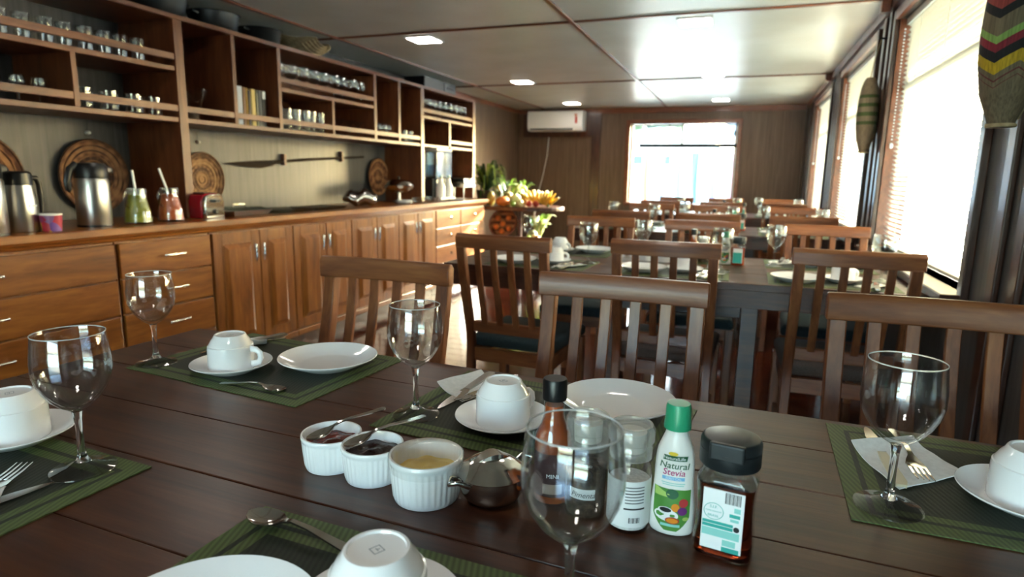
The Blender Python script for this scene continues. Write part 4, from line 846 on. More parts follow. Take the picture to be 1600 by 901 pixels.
# ---- nearest table: five places in view
rTL, rC, rR, rL, rF = -.095, -.095, -.02, -.05, -.03
a = pz(197, 575); cTL = rotv(a, rTL, (.215, .15)); placemat(cTL, rTL, 'green placemat at the far left place of the nearest table')
a = pz(577, 665); cC = rotv(a, rC, (.215, .15)); placemat(cC, rC, 'green placemat at the far middle place of the nearest table')
a = pz(1330, 812); cR = rotv(a, rR, (.215, .15)); placemat(cR, rR, 'green placemat at the far right place of the nearest table')
a = pz(237, 730); cL = rotv(a, rL, (-.215, -.15)); placemat(cL, rL, 'green placemat cut by the left edge of the picture')
a = pz(415, 792); cF = rotv(a, rF, (.215, -.15)); placemat(cF, rF, 'green placemat cut by the bottom edge of the picture')
GZ = MZ+.0001
wine_glass(pz(245, 567, GZ), 'clear stemmed glass at the far left place of the nearest table'); wine_glass(pz(650, 648, GZ), 'clear stemmed glass in the middle beside the three ramekins'); wine_glass(pz(1387, 792, GZ), 'clear stemmed glass on the right-hand placemat with reflections of the room')
wine_glass(pz(131, 733, GZ), 'large clear stemmed glass at the left edge of the picture'); wine_glass(pz(898, 668, MZ+.177), 'clear stemmed glass closest to us in front of the spice bottles')
def cs(c, lc, ls, rot): dish('saucer', .073, c, ls); cup(c, rot, lc, MZ+.0052)
cs(pz(362, 566, .766), 'upturned white cup at the far left place of the nearest table', 'white saucer under the upturned cup at the far left place', .25)
cs(pz(786, 648, .766), 'upturned white cup in the middle behind the steel sugar pot', 'white saucer under the upturned cup behind the sugar pot', 1.05)
cR2 = pz(1487, 747, .766)+Vector((.0745, -.012, 0)); cs(cR2, 'upturned white cup cut by the right edge of the picture', 'white saucer cut by the right edge of the picture', 1.2)
cL2 = pz(62, 690, .766)+Vector((-.070, .012, 0)); cs(cL2, 'upturned white cup cut by the left edge of the picture', 'white saucer cut by the left edge of the picture', 2.6)
cF2 = pz(589, 857, MZ+.0052+.064); cs(cF2, 'upturned white cup with a printed mark at the bottom edge of the picture', 'white saucer cut by the bottom edge of the picture', -.5)
dish('side_plate', .094, pz(513, 556, .771), 'white plate on the far left placemat of the nearest table'); dish('side_plate', .094, pz(965, 622, .771), 'white plate behind the pepper and salt mills')
q = pz(318, 885, .772); d = (CAM-q); d.z = 0; d.normalize(); dish('side_plate', .094, q+d*.092+Vector((-.012, 0, 0)), 'white plate cut by the bottom edge of the picture')
# cutlery and napkins
spoon(pz(447, 613), pz(358, 601), MZ+.0008, 'steel teaspoon on the far left placemat'); spoon(pz(391, 806, TZ+.006), pz(545, 862, TZ+.004), MZ+.0012, 'large steel spoon on the bottom placemat pointing at the upturned cup', 1.12)
napkin([pz(683, 605), pz(722, 630), pz(800, 612), pz(752, 585)], 'white paper napkin under knife and fork beside the middle cup', .008)
knife(pz(684, 640, MZ), pz(772, 583, MZ), MZ+.004, 'steel table knife on the napkin beside the middle cup'); fork(pz(716, 632, MZ), pz(806, 588, MZ), MZ+.005, 'steel fork on the napkin beside the middle cup')
napkin([pz(1328, 703), pz(1405, 768), pz(1508, 744), pz(1425, 693)], 'white paper napkin under knife and fork on the right-hand placemat', .012)
knife(pz(1352, 668, MZ), pz(1411, 768, MZ), MZ+.005, 'table knife with ivory handle on the right-hand placemat', BONE); fork(pz(1447, 757, MZ), pz(1402, 686, MZ), MZ+.005, 'steel fork lying on the napkin of the right-hand placemat')
napkin([pz(385, 548), pz(378, 532), pz(413, 528), pz(418, 543)], 'white paper napkin behind the cup at the far left place', .02)
knife(pz(312, 553, MZ), pz(418, 530, MZ), MZ+.008, 'steel table knife lying behind the cup at the far left place'); fork(pz(322, 556, MZ), pz(402, 538, MZ), MZ+.006, 'steel fork lying behind the cup at the far left place')
napkin([pz(-60, 800), pz(-5, 745), pz(12, 760), pz(-20, 815)], 'white paper napkin under the fork at the left edge of the picture', .006)
knife(pz(85, 755, MZ), pz(-60, 805, MZ), MZ+.002, 'steel table knife at the left edge of the picture'); fork(pz(40, 730, MZ), pz(-45, 790, MZ), MZ+.005, 'steel fork with tines up at the left edge of the picture')
# ---- ramekins, sugar pot
JAM1 = noisy('guava_jam', '4a1712', '7a342a', 60, .25, .5); JAM2 = noisy('acai_jam', '1d0f0d', '3a211c', 60, .2, .6); BUT = noisy('butter', 'd9b04c', 'f0d98a', 35, .4, .4)
def ramekin(c, r, h_, lab, fm, fl_, film=False):
    t = thing('ramekin', lab, 'ramekin', (c[0], c[1], TZ+.0006), 0, 'white fluted ramekins')
    nf = 36; rp_ = lambda a, z: 1+(.014*math.cos(nf*a) if .004 < z < h_*.84 else 0)
    B().lathe([(0, 0), (r*.86, 0), (r*.88, .002), (r*.9, .006), (r*.94, h_*.5), (r*.965, h_*.8), (r*.97, h_*.86), (r, h_*.9), (r, h_*.97), (r*.985, h_), (r*.93, h_), (r*.9, h_*.9), (r*.83, .006), (0, .005)], 144, ripple=rp_).mk('dish', RAMW, t, 60)
    q = B(); pts = [(0, h_*fl_+.002)] + [(r*.9*i/6, h_*fl_+.002*math.sin(i*2.1)) for i in range(1, 6)] + [(r*.875, h_*fl_-.001)]
    q.lathe(pts, 40, ripple=lambda a, z: 1+.02*math.sin(5*a+z*900)); q.v = [(x, y, z+.0016*math.sin(190*x+50*y)*math.sin(150*y)) for x, y, z in q.v]; q.mk('filling', fm, t, 60)
    if film: B().lathe([(r*.99, h_*.72), (r*1.025, h_*.9), (r*1.02, h_*.99), (r*.98, h_*1.012), (r*.5, h_*.985), (0, h_*.98)], 40).mk('film_cover', PLASTC, t, 60)
    return t
R1, R2, R3 = pz(518, 675, TZ+.044), pz(582, 692, TZ+.044), pz(666, 708, TZ+.053)
ramekin(R1, .0385, .044, 'small white fluted ramekin of reddish jam, leftmost of the three', JAM1, .72); ramekin(R2, .0385, .044, 'small white fluted ramekin of dark jam, in the middle of the three', JAM2, .75); ramekin(R3, .0435, .053, 'larger white fluted ramekin of yellow butter beside the steel sugar pot', BUT, .6, True)
spoon(pz(480, 693, TZ+.044), pz(557, 659, TZ+.056), 0, 'steel teaspoon laid across the reddish jam ramekin', .8); bpy.data.objects['teaspoon.002'].location.z = TZ+.0455
spoon(pz(538, 703, TZ+.044), pz(617, 671, TZ+.056), 0, 'steel teaspoon laid across the dark jam ramekin', .8); bpy.data.objects['teaspoon.003'].location.z = TZ+.0455
SP = pz(769, 740, TZ+.03); t = thing('sugar_pot', 'polished steel sugar pot with a domed lid and thin side handles', 'sugar pot', (SP.x, SP.y, TZ+.0006), 1.0); t.scale = (.86, .86, .95)
B().lathe([(0, 0), (.03, 0), (.036, .003), (.042, .012), (.0445, .022), (.0448, .03), (.0445, .036), (.0435, .036), (.0438, .03), (.0435, .022), (.041, .013), (.036, .005), (0, .004)], 48).mk('body', STEEL, t, 60)
B().lathe([(.049, .0362), (.0497, .0374), (.046, .0392), (.035, .0465), (.025, .0515), (.012, .0548), (0, .0555)], 48).mk('lid', STEEL, t, 60)
B().loft([[(-.03+.06*s, -.011*math.sin(PI*(s*.9+.05)), .0475+.0125*math.sin(PI*s)), (-.03+.06*s, .011*math.sin(PI*(s*.9+.05)), .0475+.0125*math.sin(PI*s)), (-.03+.06*s, .013*math.sin(PI*(s*.9+.05)), .042+.011*math.sin(PI*s)), (-.03+.06*s, -.013*math.sin(PI*(s*.9+.05)), .042+.011*math.sin(PI*s))] for s in [i/10 for i in range(11)]], M=Mx(rz=-.2)).mk('lid_grip', STEEL, t, 60)
for s in (-1, 1): B().tube([(s*.0445, -.012, .03), (s*.06, -.010, .0385), (s*.069, 0, .036), (s*.06, .010, .0385), (s*.0445, .012, .03)], .0022, 8, flat=1.5).mk('handle', STEEL, t, 60)

# ---- condiment bottles of the nearest table (each a copyable builder)
SAUCE = noisy('pepper_sauce', '8a3a12', 'b0551e', 40, .3); PEPC = noisy('peppercorns', '241d17', '5a4a3a', 220, .7, .6); SALT = noisy('salt_grains', 'd9dadb', 'f2f3f3', 300, .7, .3)
INK = mat('black_ink', '15171a', .5); TEAL = mat('teal_ink', '35a79c', .5); LTEAL = mat('light_teal_ink', '8fd0c8', .5); DGREEN = mat('dark_green_ink', '1f5a3a', .45); LGREEN = mat('leaf_green_ink', '4f8a3c', .45); MAG = mat('magenta_ink', 'b0246e', .45); LBLUE = mat('sky_blue_ink', '7fb9df', .45); YEL = mat('yellow_ink', 'e3c23a', .45); ORI = mat('orange_ink', 'e08a1e', .45); PUR = mat('purple_ink', '6a2f73', .45); REDI = mat('red_ink', 'b33a3a', .45); PGREEN = mat('pale_green_ink', 'a9c86a', .45)
AMBER = mat('amber_honey', 'b3440e', .02, trans=1.0, ior=1.4)
n, l, p = nodes(AMBER)
va = n.new('ShaderNodeVolumeAbsorption'); va.inputs['Color'].default_value = lin('c24a10'); va.inputs['Density'].default_value = 60; p.inputs['Base Color'].default_value = (1, .55, .25, 1); l.new(va.outputs[0], n['Material Output'].inputs['Volume'])
DKLAB = mat('dark_label', '3a2226', .5); PETP = thin_glass('bottle_plastic', 'f8f9f8', .6, .03)
def curved(rad, z0, off=.0004, face=-PI/2):      # wraps flat label coordinates round an upright cylinder
    return lambda x, y: ((rad+off)*math.cos(face+x/rad), (rad+off)*math.sin(face+x/rad), z0+y)
def wrap_patch(nm, rad, a0, a1, z0, z1, m, parent, off=.0003, face=-PI/2):
    q = B(); ns = 16; vs = []; fs = []
    for i in range(ns+1):
        a = face+a0+(a1-a0)*i/ns
        for rr, z in ((rad+off, z0), (rad+off, z1), (rad+off-.0002, z1), (rad+off-.0002, z0)): vs.append((rr*math.cos(a), rr*math.sin(a), z))
    for i in range(ns):
        o = 4*i
        for j in range(4): fs.append((o+j, o+(j+1) % 4, o+4+(j+1) % 4, o+4+j))
    fs += [(0, 1, 2, 3), (4*ns+3, 4*ns+2, 4*ns+1, 4*ns)]
    return q.add(vs, fs).mk(nm, m, parent, 60)
def sauce_bottle(loc, rot, lab):
    t = thing('sauce_bottle', lab, 'bottle', loc, rot, 'hot sauce bottles')
    B().lathe([(0, 0), (.021, 0), (.0225, .003), (.0225, .07), (.021, .08), (.0145, .094), (.0118, .104), (.0115, .126), (0, .126)], 32).mk('glass', PETP, t, 50)
    B().lathe([(0, .002), (.021, .003), (.0213, .07), (.0197, .08), (.0133, .094), (.0106, .104), (.0103, .116), (0, .116)], 28).mk('sauce', SAUCE, t, 50)
    B().lathe([(0, .123), (.0138, .123), (.0142, .125), (.0142, .145), (.013, .1475), (0, .1475)], 28).mk('cap', BLACKP, t, 40)
    wrap_patch('label', .0225, -1.2, 1.2, .012, .064, DKLAB, t); wrap_patch('label_panel', .0229, -.5, .5, .016, .028, mat('label_tan', '9a8a80', .5) if 'label_tan' not in MATS else MATS['label_tan'], t)
    text_mesh('lettering', 'MINI', .007, PAPER, t, curved(.0235, .038)); return t
def mill(loc, rot, lab, kind):
    t = thing('pepper_mill' if kind == 'p' else 'salt_mill', lab, 'spice mill', loc, rot, 'spice mills')
    B().lathe([(0, 0), (.0215, 0), (.023, .003), (.023, .066), (.022, .072), (.0195, .078), (.0195, .086), (0, .086)], 36).mk('jar', PETP, t, 50)
    B().lathe([(0, .003), (.0215, .004), (.0218, .062 if kind == 'p' else .055), (0, .063 if kind == 'p' else .056)], 28).mk('peppercorns' if kind == 'p' else 'salt', PEPC if kind == 'p' else SALT, t, 50)
    B().lathe([(.0198, .0805), (.0225, .0805), (.0228, .093), (.0215, .095), (.0215, .097), (.0243, .099), (.0245, .112), (.022, .1165), (.019, .1165), (.0185, .114), (0, .114)], 36, ripple=lambda a, z: 1+(.012*math.cos(30*a) if .0985 < z < .1125 else 0)).mk('grinder_cap', FROST, t, 50)
    B().lathe([(0, .087), (.015, .087), (.016, .108), (0, .108)], 20).mk('grinder_core', mat('frosted_core', 'c9c6be', .5) if 'frosted_core' not in MATS else MATS['frosted_core'], t, 40)
    if kind == 'p':
        wrap_patch('label_strip', .023, -.75, .55, .026, .038, PAPER, t); text_mesh('lettering', 'Pimenta', .0085, INK, t, lambda x, y: curved(.0236, .0315)(x-.001, y), shear=.3)
        B().tube([((.0233)*math.cos(-PI/2+.38*math.cos(a)), .0233*math.sin(-PI/2+.38*math.cos(a)), .055+.007*math.sin(a)) for a in [2*PI*j/24 for j in range(25)]], .0008, 5, False).mk('emblem', INK, t); text_mesh('lettering', 'MOINHO', .004, PAPER, t, curved(.0234, .0655)); wrap_patch('side_label', .023, -1.5, -1.05, .012, .064, mat('grey_label', '77756f', .5) if 'grey_label' not in MATS else MATS['grey_label'], t)
    else:
        wrap_patch('label', .023, -1.7, 1.7, .008, .06, PAPER, t)
        for i in range(6): wrap_patch('text_line', .0232, -.15, .75, .053-.0035*i, .0541-.0035*i, INK if i in (2,) else mat('grey_ink', '6a6d70', .5) if 'grey_ink' not in MATS else MATS['grey_ink'], t)
        wrap_patch('text_line', .0232, -.2, .8, .0285, .0302, INK, t)
        for i in range(9): wrap_patch('barcode_bar', .0232, .05+.06*i, .05+.06*i+(.022 if i % 3 else .04), .0135, .0195, INK, t)
    return t
def stev_w(z):
    pts = [(0, .0215), (.004, .0235), (.03, .0232), (.055, .0205), (.075, .0203), (.092, .019), (.104, .0145), (.112, .0112), (.118, .0112)]
    for (a, b_), (c, d) in zip(pts, pts[1:]):
        if a <= z <= c: return b_+(d-b_)*(z-a)/(c-a)
    return pts[-1][1]
def stev_s(x, z, off=.0004):
    w_ = stev_w(z)*.995; dp = w_*(.62+.38*max(0, min(1, (z-.08)/.03))); return (x, -dp*math.sqrt(max(0.02, 1-(x/w_)**2))-off, z)
def stev_patch(nm, m, parent, fx, z0, z1, off, nz=8, nx=10):
    def fn(u, v):
        z = z0+(z1-z0)*v; a, b_ = fx(v); return stev_s(a+(b_-a)*u, z, off)
    q = B(); vs = [fn(i/nx, j/nz) for j in range(nz+1) for i in range(nx+1)]; q.add(vs, [(j*(nx+1)+i, j*(nx+1)+i+1, (j+1)*(nx+1)+i+1, (j+1)*(nx+1)+i) for j in range(nz) for i in range(nx)]); return q.mk(nm, m, parent, 60)
def stev_disc(nm, m, parent, cx, cz, rx, rz, off):
    q = B(); N = 20; vs = [stev_s(cx, cz, off)]+[stev_s(cx+rx*math.cos(2*PI*i/N), cz+rz*math.sin(2*PI*i/N), off) for i in range(N)]; return q.add(vs, [(0, 1+i, 1+(i+1) % N) for i in range(N)]).mk(nm, m, parent, 60)
def sweetener(loc, rot, lab):
    t = thing('sweetener_bottle', lab, 'bottle', loc, rot, 'sweetener bottles'); rings = []; N = 40
    for z in [0, .001, .004, .012, .02, .03, .04, .05, .06, .07, .08, .088, .094, .1, .105, .109, .113, .118]:
        w_ = stev_w(z)*(.94 if z == 0 else 1); k_ = .62+.38*max(0, min(1, (z-.08)/.03)); rings.append([(w_*math.cos(2*PI*i/N), w_*k_*math.sin(2*PI*i/N), z) for i in range(N)])
    B().loft(rings).mk('body', WPLAST, t, 50)
    B().lathe([(0, .1165), (.0138, .1165), (.0142, .119), (.0132, .127), (.0128, .14), (.0115, .1435), (0, .144)], 32).mk('cap', GREENCAP, t, 50)
    stev_patch('brand_banner', DGREEN, t, lambda v: (-.0118+.001*v, .0125+.001*v), .0845, .0905, .0004); stev_disc('sun_mark', YEL, t, -.0015, .0925, .005, .0022, .0003)
    text_mesh('lettering', 'NaturalLife', .0050, PAPER, t, lambda x, y: stev_s(x, .0873+y+x*.0, .0007), bold=.00006)
    text_mesh('lettering', 'Natural', .0098, DGREEN, t, lambda x, y: stev_s(x, .0785+y, .0006), shear=.15, bold=.0001); text_mesh('lettering', 'Stevia', .0098, MAG, t, lambda x, y: stev_s(x, .071+y, .0006), shear=.15, bold=.0001)
    stev_patch('claim_banner', LBLUE, t, lambda v: (-.0115, .0115), .0625, .0663, .0005); text_mesh('lettering', 'ZERO CAL', .0036, PAPER, t, lambda x, y: stev_s(x, .0643+y, .0008))
    for i in range(2): stev_patch('text_line', MATS['light_teal_ink'], t, lambda v: (-.012+.001*i, .012-.001*i), .0588-.0022*i, .0596-.0022*i, .0005, 1)
    stev_patch('picture_panel', LGREEN, t, lambda v: (-.0188*min(1, math.sqrt(v*2.6+.12)), .0184*min(1, math.sqrt(v*2.6+.12))), .006, .0525, .0005, 14); stev_patch('picture_panel', PGREEN, t, lambda v: (-.0178, .004-.02*v), .0435, .0524, .0008)
    stev_disc('leaf_seal', DGREEN, t, .0, .0475, .0065, .0055, .0009)
    for cx, cz, rx, rz, m_, o_ in ((-.005, .0235, .0125, .0068, PAPER, .0009), (-.006, .0285, .0078, .0042, PAPER, .0012), (-.006, .0295, .0062, .0026, INK, .0015), (.004, .033, .0042, .0045, ORI, .0010), (.0118, .0385, .0045, .0048, REDI, .0010), (.0112, .0295, .0048, .0045, PUR, .0012), (.0148, .021, .0030, .0022, PGREEN, .0011), (.0015, .0185, .0074, .0037, REDI, .0016), (.0015, .0185, .0062, .0028, ORI, .0019)): stev_disc('picture_fruit', m_, t, cx, cz, rx, rz, o_)
    stev_patch('info_banner', MATS['light_teal_ink'], t, lambda v: (-.0105, .0095), .0112, .0142, .0012); return t
def rrect(hx, hy, r, z, n_=6):
    out = []
    for cx, cy_, a0 in ((hx-r, hy-r, 0), (-hx+r, hy-r, PI/2), (-hx+r, -hy+r, PI), (hx-r, -hy+r, 3*PI/2)):
        for i in range(n_+1): a = a0+PI/2*i/n_; out.append((cx+r*math.cos(a), cy_+r*math.sin(a), z))
    return out
def honey(loc, rot, lab, near=True):
    t = thing('honey_bottle', lab, 'bottle', loc, rot, 'honey bottles')
    st_ = [(0, .026, .0195), (.003, .0285, .0215), (.018, .0285, .0215), (.03, .0272, .0205), (.05, .0265, .02), (.068, .0272, .0205), (.078, .0285, .0215), (.083, .028, .021), (.089, .0245, .0205), (.094, .0245, .0215), (.099, .0245, .022)]
    B().loft([rrect(a, b_, .012 if z < .085 else .0195, z) for z, a, b_ in st_]).mk('plastic_body', PETP, t, 50)
    B().loft([rrect(a-.0012, b_-.0012, .011, max(z, .0012)) for z, a, b_ in st_[:7]]).mk('honey', AMBER if near else mat('far_honey', '8e3410', .15) if 'far_honey' not in MATS else MATS['far_honey'], t, 50)
    B().lathe([(0, .0965), (.0285, .0965), (.0292, .098), (.0292, .12), (.0275, .1235), (.0255, .1245), (0, .125)], 40).mk('cap', DKP, t, 45)
    B().prism([(-.016, -.0293), (.016, -.0293), (.017, -.022), (-.017, -.022)], .108, .1255).mk('flip_tab', DKP, t, bevel=.002); B().lathe([(.0292, .1125), (.0297, .1125), (.0297, .1135), (.0292, .1135)], 40).mk('cap_seam', BLACKP, t)
    f = -.0222
    def rect(nm, x0, x1, z0, z1, m_, k_=0): B().box(x0, x1, f-.0002-k_*.00015, f+.0003, z0, z1).mk(nm, m_, t)
    B().box(-.0195, .0195, f, f+.0018, .012, .0755).mk('label', PAPER, t, bevel=.0006)
    if near:
        for i in range(13): rect('barcode_bar', .0015+.00115*i, .0015+.00115*i+(.0008 if i % 3 == 0 else .0005), .0632, .0745, INK, 1)
        B().tube([(-.0085+.0092*math.cos(a), f-.0002, .0525+.0085*math.sin(a)) for a in [2*PI*j/36 for j in range(37)]], .0003, 4, False).mk('inspection_ring', TEAL, t)
        fx = lambda dx, dz: (lambda x, y: (dx+x, f-.0006, dz+y))
        text_mesh('lettering', 'S.I.F.', .0042, TEAL, t, fx(-.0085, .0573)); text_mesh('lettering', 'INSPECIONADO', .0021, TEAL, t, fx(-.0085, .0528)); text_mesh('lettering', 'BRASIL', .0036, TEAL, t, fx(-.0085, .048))
        for x0, x1, z0, z1, m_ in ((.0065, .0165, .05, .0535, TEAL), (.0075, .0155, .0455, .0485, LTEAL), (.0105, .0165, .0555, .0605, LTEAL), (-.0185, .0105, .0395, .0425, TEAL), (-.0185, .0105, .0355, .0388, TEAL), (-.0185, .0170, .0265, .0345, LTEAL), (.0015, .0140, .0185, .0248, LTEAL), (.0012, .0175, .0125, .0172, TEAL)): rect('print_block', x0, x1, z0, z1, m_, 1)
        B().lathe([(0, 0), (.0028, 0), (.0028, .0003), (0, .0003)], 16, M=Mx((.0138, f-.0003, .0385), rx=PI/2)).mk('seal', INK, t)
    else: rect('print_block', -.0185, .0175, .0125, .058, TEAL, 1)
    return t
B_Z = TZ+.0006
def face(p_, add=0): d_ = Vector((CAM.x-p_[0], CAM.y-p_[1])); return math.atan2(d_.y, d_.x)+PI/2+add
P = dict(sauce=(-.1865, .6535), pep=(-.1425, .6385), salt=(-.0935, .632), stev=(-.0475, .6385), hon=(.0065, .618))
sauce_bottle((*P['sauce'], B_Z), face(P['sauce']), 'slim bottle of orange pepper sauce with a black cap behind the front glass')
mill((*P['pep'], B_Z), face(P['pep'], -.1), 'pepper mill with clear cap seen through the front glass', 'p'); mill((*P['salt'], B_Z), face(P['salt']), 'white labelled salt mill with clear cap beside the sweetener', 's')
sweetener((*P['stev'], B_Z), face(P['stev'], -.05), 'white sweetener bottle with a green cap left of the honey'); honey((*P['hon'], B_Z), face(P['hon'], -.12), 'amber honey bottle with a black flip cap at the right of the condiments')
# ---- places on the tables further back
def setting(tb, x, y, far, where, full):
    s = 1 if far else -1; r = 0 if far else PI
    def L_(v): return (x+s*v[0], y+s*v[1])
    jit = random.uniform(-.04, .04); tn = tb
    placemat((x, y), jit, f'green placemat at the {where} of the {tn} table')
    wine_glass(L_((-.18, -.075)), f'clear stemmed glass at the {where} of the {tn} table', MZ+.0001, 'far')
    c = L_((-.045, -.02)); dish('saucer', .073, c, f'white saucer at the {where} of the {tn} table'); cup(c, random.uniform(0, 6), f'upturned white cup at the {where} of the {tn} table', MZ+.0052)
    c = L_((.115, .04)); dish('side_plate', .094, c, f'white plate at the {where} of the {tn} table')
    if full:
        napkin([L_((-.2, .02)), L_((-.16, -.03)), L_((-.07, .08)), L_((-.12, .12))], f'white paper napkin at the {where} of the {tn} table', .006)
        a, b_ = L_((-.155, -.02)), L_((-.135, .12)); knife((a[0], a[1], MZ+.006), (b_[0], b_[1], MZ+.006), 0, f'steel table knife on the napkin at the {where} of the {tn} table')
        a, b_ = L_((-.13, .0)), L_((-.105, .12)); fork((a[0], a[1], MZ+.0065), (b_[0], b_[1], MZ+.0065), 0, f'steel fork on the napkin at the {where} of the {tn} table')
for j in (1, 2, 3):
    nm, x0, y0, r = TBL[j]
    for far in (True, False):
        for dx, s in ((-.52, 'left'), (.03, 'middle'), (.60, 'window-side')): setting(nm, x0+dx, y0+(.22 if far else -.22), far, f'{"far" if far else "near"} {s} place', j == 1)
    dy = {1: 2.255, 2: 4.22, 3: 6.32}[j]; dx = -.015
    def off(k_): return (P[k_][0]+dx, P[k_][1]+dy, B_Z)
    sauce_bottle(off('sauce'), 0, f'pepper sauce bottle in the middle of the {nm} table'); mill(off('pep'), .2, f'pepper mill in the middle of the {nm} table', 'p')
    sweetener(off('stev'), -.2, f'white sweetener bottle in the middle of the {nm} table'); honey(off('hon'), -.1, f'amber honey bottle in the middle of the {nm} table', False)
    for i, (fm, s) in enumerate(((JAM1, 'reddish jam'), (JAM2, 'dark jam'), (BUT, 'butter'))): ramekin((-.385+.079*i+dx, .595+dy), .0385, .044, f'white ramekin of {s} on the {nm} table', fm, .7)
# ================================================================== woven bags on the right-hand wall
def band_mat(name, straw, bands, tri=0.0, k_=6):
    m = mat(name, straw, .75); n, l, p = nodes(m); tc = n.new('ShaderNodeTexCoord'); sx = n.new('ShaderNodeSeparateXYZ'); l.new(tc.outputs['Object'], sx.inputs[0])
    src = sx.outputs['Z']
    if tri:
        at = n.new('ShaderNodeMath'); at.operation = 'ARCTAN2'; l.new(sx.outputs['Y'], at.inputs[0]); l.new(sx.outputs['X'], at.inputs[1])
        mu = n.new('ShaderNodeMath'); mu.operation = 'MULTIPLY'; mu.inputs[1].default_value = k_/(2*PI); l.new(at.outputs[0], mu.inputs[0])
        pp = n.new('ShaderNodeMath'); pp.operation = 'PINGPONG'; pp.inputs[1].default_value = .5; l.new(mu.outputs[0], pp.inputs[0])
        ma = n.new('ShaderNodeMath'); ma.operation = 'MULTIPLY_ADD'; ma.inputs[1].default_value = tri; l.new(pp.outputs[0], ma.inputs[0]); l.new(src, ma.inputs[2]); src = ma.outputs[0]
    mr = n.new('ShaderNodeMath'); mr.operation = 'MULTIPLY'; mr.inputs[1].default_value = 2.0; l.new(src, mr.inputs[0])
    rp = ramp(n, bands); rp.color_ramp.interpolation = 'CONSTANT'; l.new(mr.outputs[0], rp.inputs[0])
    wv = n.new('ShaderNodeTexNoise'); mp = n.new('ShaderNodeMapping'); mp.inputs['Scale'].default_value = (260, 260, 6); l.new(tc.outputs['Object'], mp.inputs[0]); l.new(mp.outputs[0], wv.inputs['Vector']); wv.inputs['Scale'].default_value = 1.0
    mx = n.new('ShaderNodeMix'); mx.data_type = 'RGBA'; mx.blend_type = 'MULTIPLY'; mx.inputs['Factor'].default_value = .55
    r2 = ramp(n, [(.3, '6a6a6a'), (.7, 'ffffff')]); l.new(wv.outputs['Fac'], r2.inputs[0]); l.new(rp.outputs[0], mx.inputs['A']); l.new(r2.outputs[0], mx.inputs['B']); l.new(mx.outputs['Result'], p.inputs['Base Color'])
    bp = n.new('ShaderNodeBump'); bp.inputs['Strength'].default_value = .6; bp.inputs['Distance'].default_value = .002; l.new(wv.outputs['Fac'], bp.inputs['Height']); l.new(bp.outputs[0], p.inputs['Normal'])
    return m
S1 = '85735e'; gr = '445427'
BAG1 = band_mat('striped_palm', S1, [(0, S1), (.30, gr), (.335, S1), (.39, gr), (.43, S1), (.485, gr), (.525, S1), (.58, gr), (.615, S1)])
S2 = '7a6c54'
BAG2 = band_mat('zigzag_palm', S2, [(0, S2), (.235, '6a3030'), (.24, S2), (.265, '6a3030'), (.27, S2), (.30, 'c9a81e'), (.355, '1a1a1e'), (.40, '8e2434'), (.44, '8eb45c'), (.475, S2), (.555, '17171b'), (.60, '9c4038'), (.65, '3f8c7c'), (.68, 'c9a81e'), (.72, S2), (.76, '2a2440')], .06, 4)
def hung_bag(loc, r, h_, m, lab):
    t = thing('woven_bag', lab, 'woven bag', loc, 0, 'woven bags on the right-hand wall')
    B().lathe([(0, .0), (r*.38, 0), (r*.5, h_*.06), (r*.78, h_*.18), (r*.96, h_*.36), (r, h_*.52), (r*.95, h_*.7), (r*.8, h_*.86), (r*.62, h_*.95), (r*.4, h_), (r*.3, h_*.96), (0, h_*.94)], 40).mk('body', m, t, 60)
    B().tube([(r*.42*math.cos(a), r*.42*math.sin(a), .004) for a in [2*PI*j/24 for j in range(25)]], .005, 6, False).mk('base_ring', PALM, t, 60)
    B().tube([(-.004, 0, h_*.97), (.01, .004, h_+.1), (.03, 0, h_+.2)], .003, 6).mk('hanging_cord', PALM, t, 50); B().tube([(.015, 0, h_+.2), (.06, 0, h_+.2)], .005, 8).mk('peg', IRON, t)
    B().tube([(r*.95, 0, h_*.5), (r*1.0, .02, h_*.3), (r*.7, .02, h_*.1), (r*.5, 0, .02)], .003, 6).mk('side_cord', PALM, t, 50)
hung_bag((.592, 3.98, 1.275), .052, .40, BAG1, 'woven palm bag with green stripes hanging between two windows'); hung_bag((.586, 1.93, 1.262), .068, .44, BAG2, 'woven bag with zigzag bands of yellow, teal, red and black at the right edge')
# ================================================================== quay beyond the far window
CON = noisy('quay_concrete', 'b9b4a8', 'd0ccc2', 2, .8); BW_ = mat('boat_white', 'f2f2f0', .4)
struct(B().box(-40, 30, 12.5, 60, -1.5, -.15), 'quay', CON)
aw = thing('market_awning', 'long white awning on posts outside the far window', 'awning', (-1.8, 15.5, -.15))
B().prism([(-2.2, 2.05), (-.1, 2.35), (2.2, 2.05), (2.2, 1.98), (-.1, 2.28), (-2.2, 1.98)], -1.2, 1.2, 'Y').mk('roof', BW_, aw)
for x in (-2.1, 2.1):
    for y in (-1.1, 1.1): B().tube([(x, y, 0), (x, y, 2.0)], .03, 8).mk('post', BW_, aw)
B().tube([(-2.1, -1.1, 1.85), (2.1, -1.1, 1.85)], .015, 8).mk('rail', BW_, aw)
cols = [('blue', '7d93c8'), ('lilac', 'b095c4'), ('orange', 'd09850'), ('grey', '4a4a48'), ('coral', 'c87858'), ('pale blue', '8cacce'), ('aqua', '7cbcc0'), ('slate', '5c7482'), ('periwinkle', '7f8cc4'), ('pink', 'c898a8')]
for i, (nm, c) in enumerate(cols):
    x = -3.6+.36*i; q = B().sheet(lambda u, v: (-.08+.16*u*(1-.4*v)+.09*v*v, .025*math.sin(u*9+v*3), -1.25*v), 8, 10, .02)
    tag(q.mk('hammock_cloth', noisy('cloth_'+nm, c, c, 5, .8), None, 60, loc=(x, 14.4, 1.66)), f'{nm} cloth hanging under the white awning outside the far window', 'cloth', 'cloths hanging outside')
bt = thing('white_boat', 'white boat with a sloping bow moored at the quay right of the awning', 'boat', (2.3, 18.2, -.15))
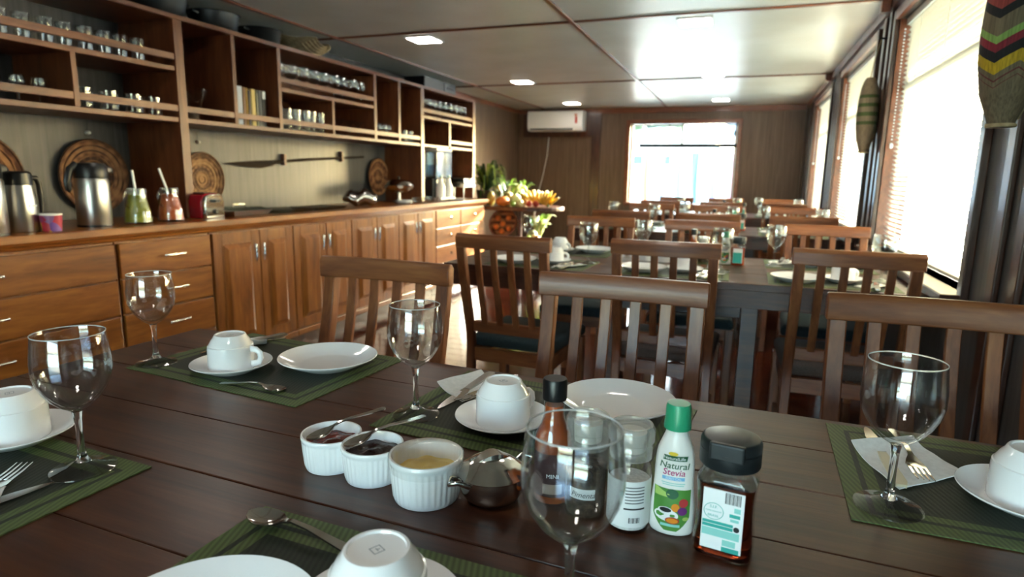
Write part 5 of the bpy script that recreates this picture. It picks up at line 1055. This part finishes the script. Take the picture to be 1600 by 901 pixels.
B().prism([(-1.7, .0), (2.6, .0), (3.2, .9), (1.6, 1.05), (1.0, 2.2), (.2, 2.45), (-.2, 2.0), (-1.7, .9)], -1.0, 1.0, 'Y').mk('hull', BW_, bt, bevel=.03); B().prism([(.2, 1.2), (.9, 1.15), (.6, 1.9), (.2, 2.0)], -1.03, -1.0, 'Y').mk('cabin_window', mat('tinted_glass', '50606c', .1), bt)
bd = thing('quay_house', 'pale low house with a row of small dark windows beyond the quay', 'building', (-6.6, 32, -.15)); B().box(-5, 5, 0, 6, 0, 2.7).mk('wall', BW_, bd); B().prism([(-5.3, 2.7), (5.3, 2.7), (4.6, 3.3), (-4.6, 3.3)], -.3, 6.3, 'Y').mk('roof', CON, bd)
for i in range(6): B().box(-4+1.3*i, -3.5+1.3*i, -.04, .02, 1.9, 2.3).mk('window', mat('dark_window', '3a4450', .2) if 'dark_window' not in MATS else MATS['dark_window'], bd)
wh = thing('quay_warehouse', 'blue-grey warehouse roof beyond the quay at the right of the far window', 'building', (2.9, 34, -.15)); B().box(-3.6, 5, 0, 8, 0, 3.2).mk('wall', mat('warehouse_wall', '8f9ca8', .6), wh); B().prism([(-4, 3.2), (5.4, 3.2), (5.4, 4.6), (-4, 4.2)], -.4, 8.4, 'Y').mk('roof', mat('blue_roof', '7e90a4', .5), wh)
TREEM = noisy('tree_foliage', '22301a', '3a4a2a', 1.5, .8)
for i, (x, y, r_, lab) in enumerate(((-13, 44, 3.0, 'leafy green tree above the pale house, left'), (-6.0, 46, 2.4, 'leafy green tree above the pale house, right'))):
    t = thing('tree', lab, 'tree', (x, y, -.15), 0, 'trees beyond the quay'); B().tube([(0, 0, 0), (.1, 0, 3.2)], [.28, .16], 8).mk('trunk', DARKW, t)
    q = B(); rr = random.Random(i)
    for j in range(14): q.ball((rr.uniform(-r_, r_)*.8, rr.uniform(-1, 1)*r_*.6, 3.4+rr.uniform(-.5, 1.1)), r_*rr.uniform(.3, .5), 10, 7)
    q.mk('crown', TREEM, t, 80)
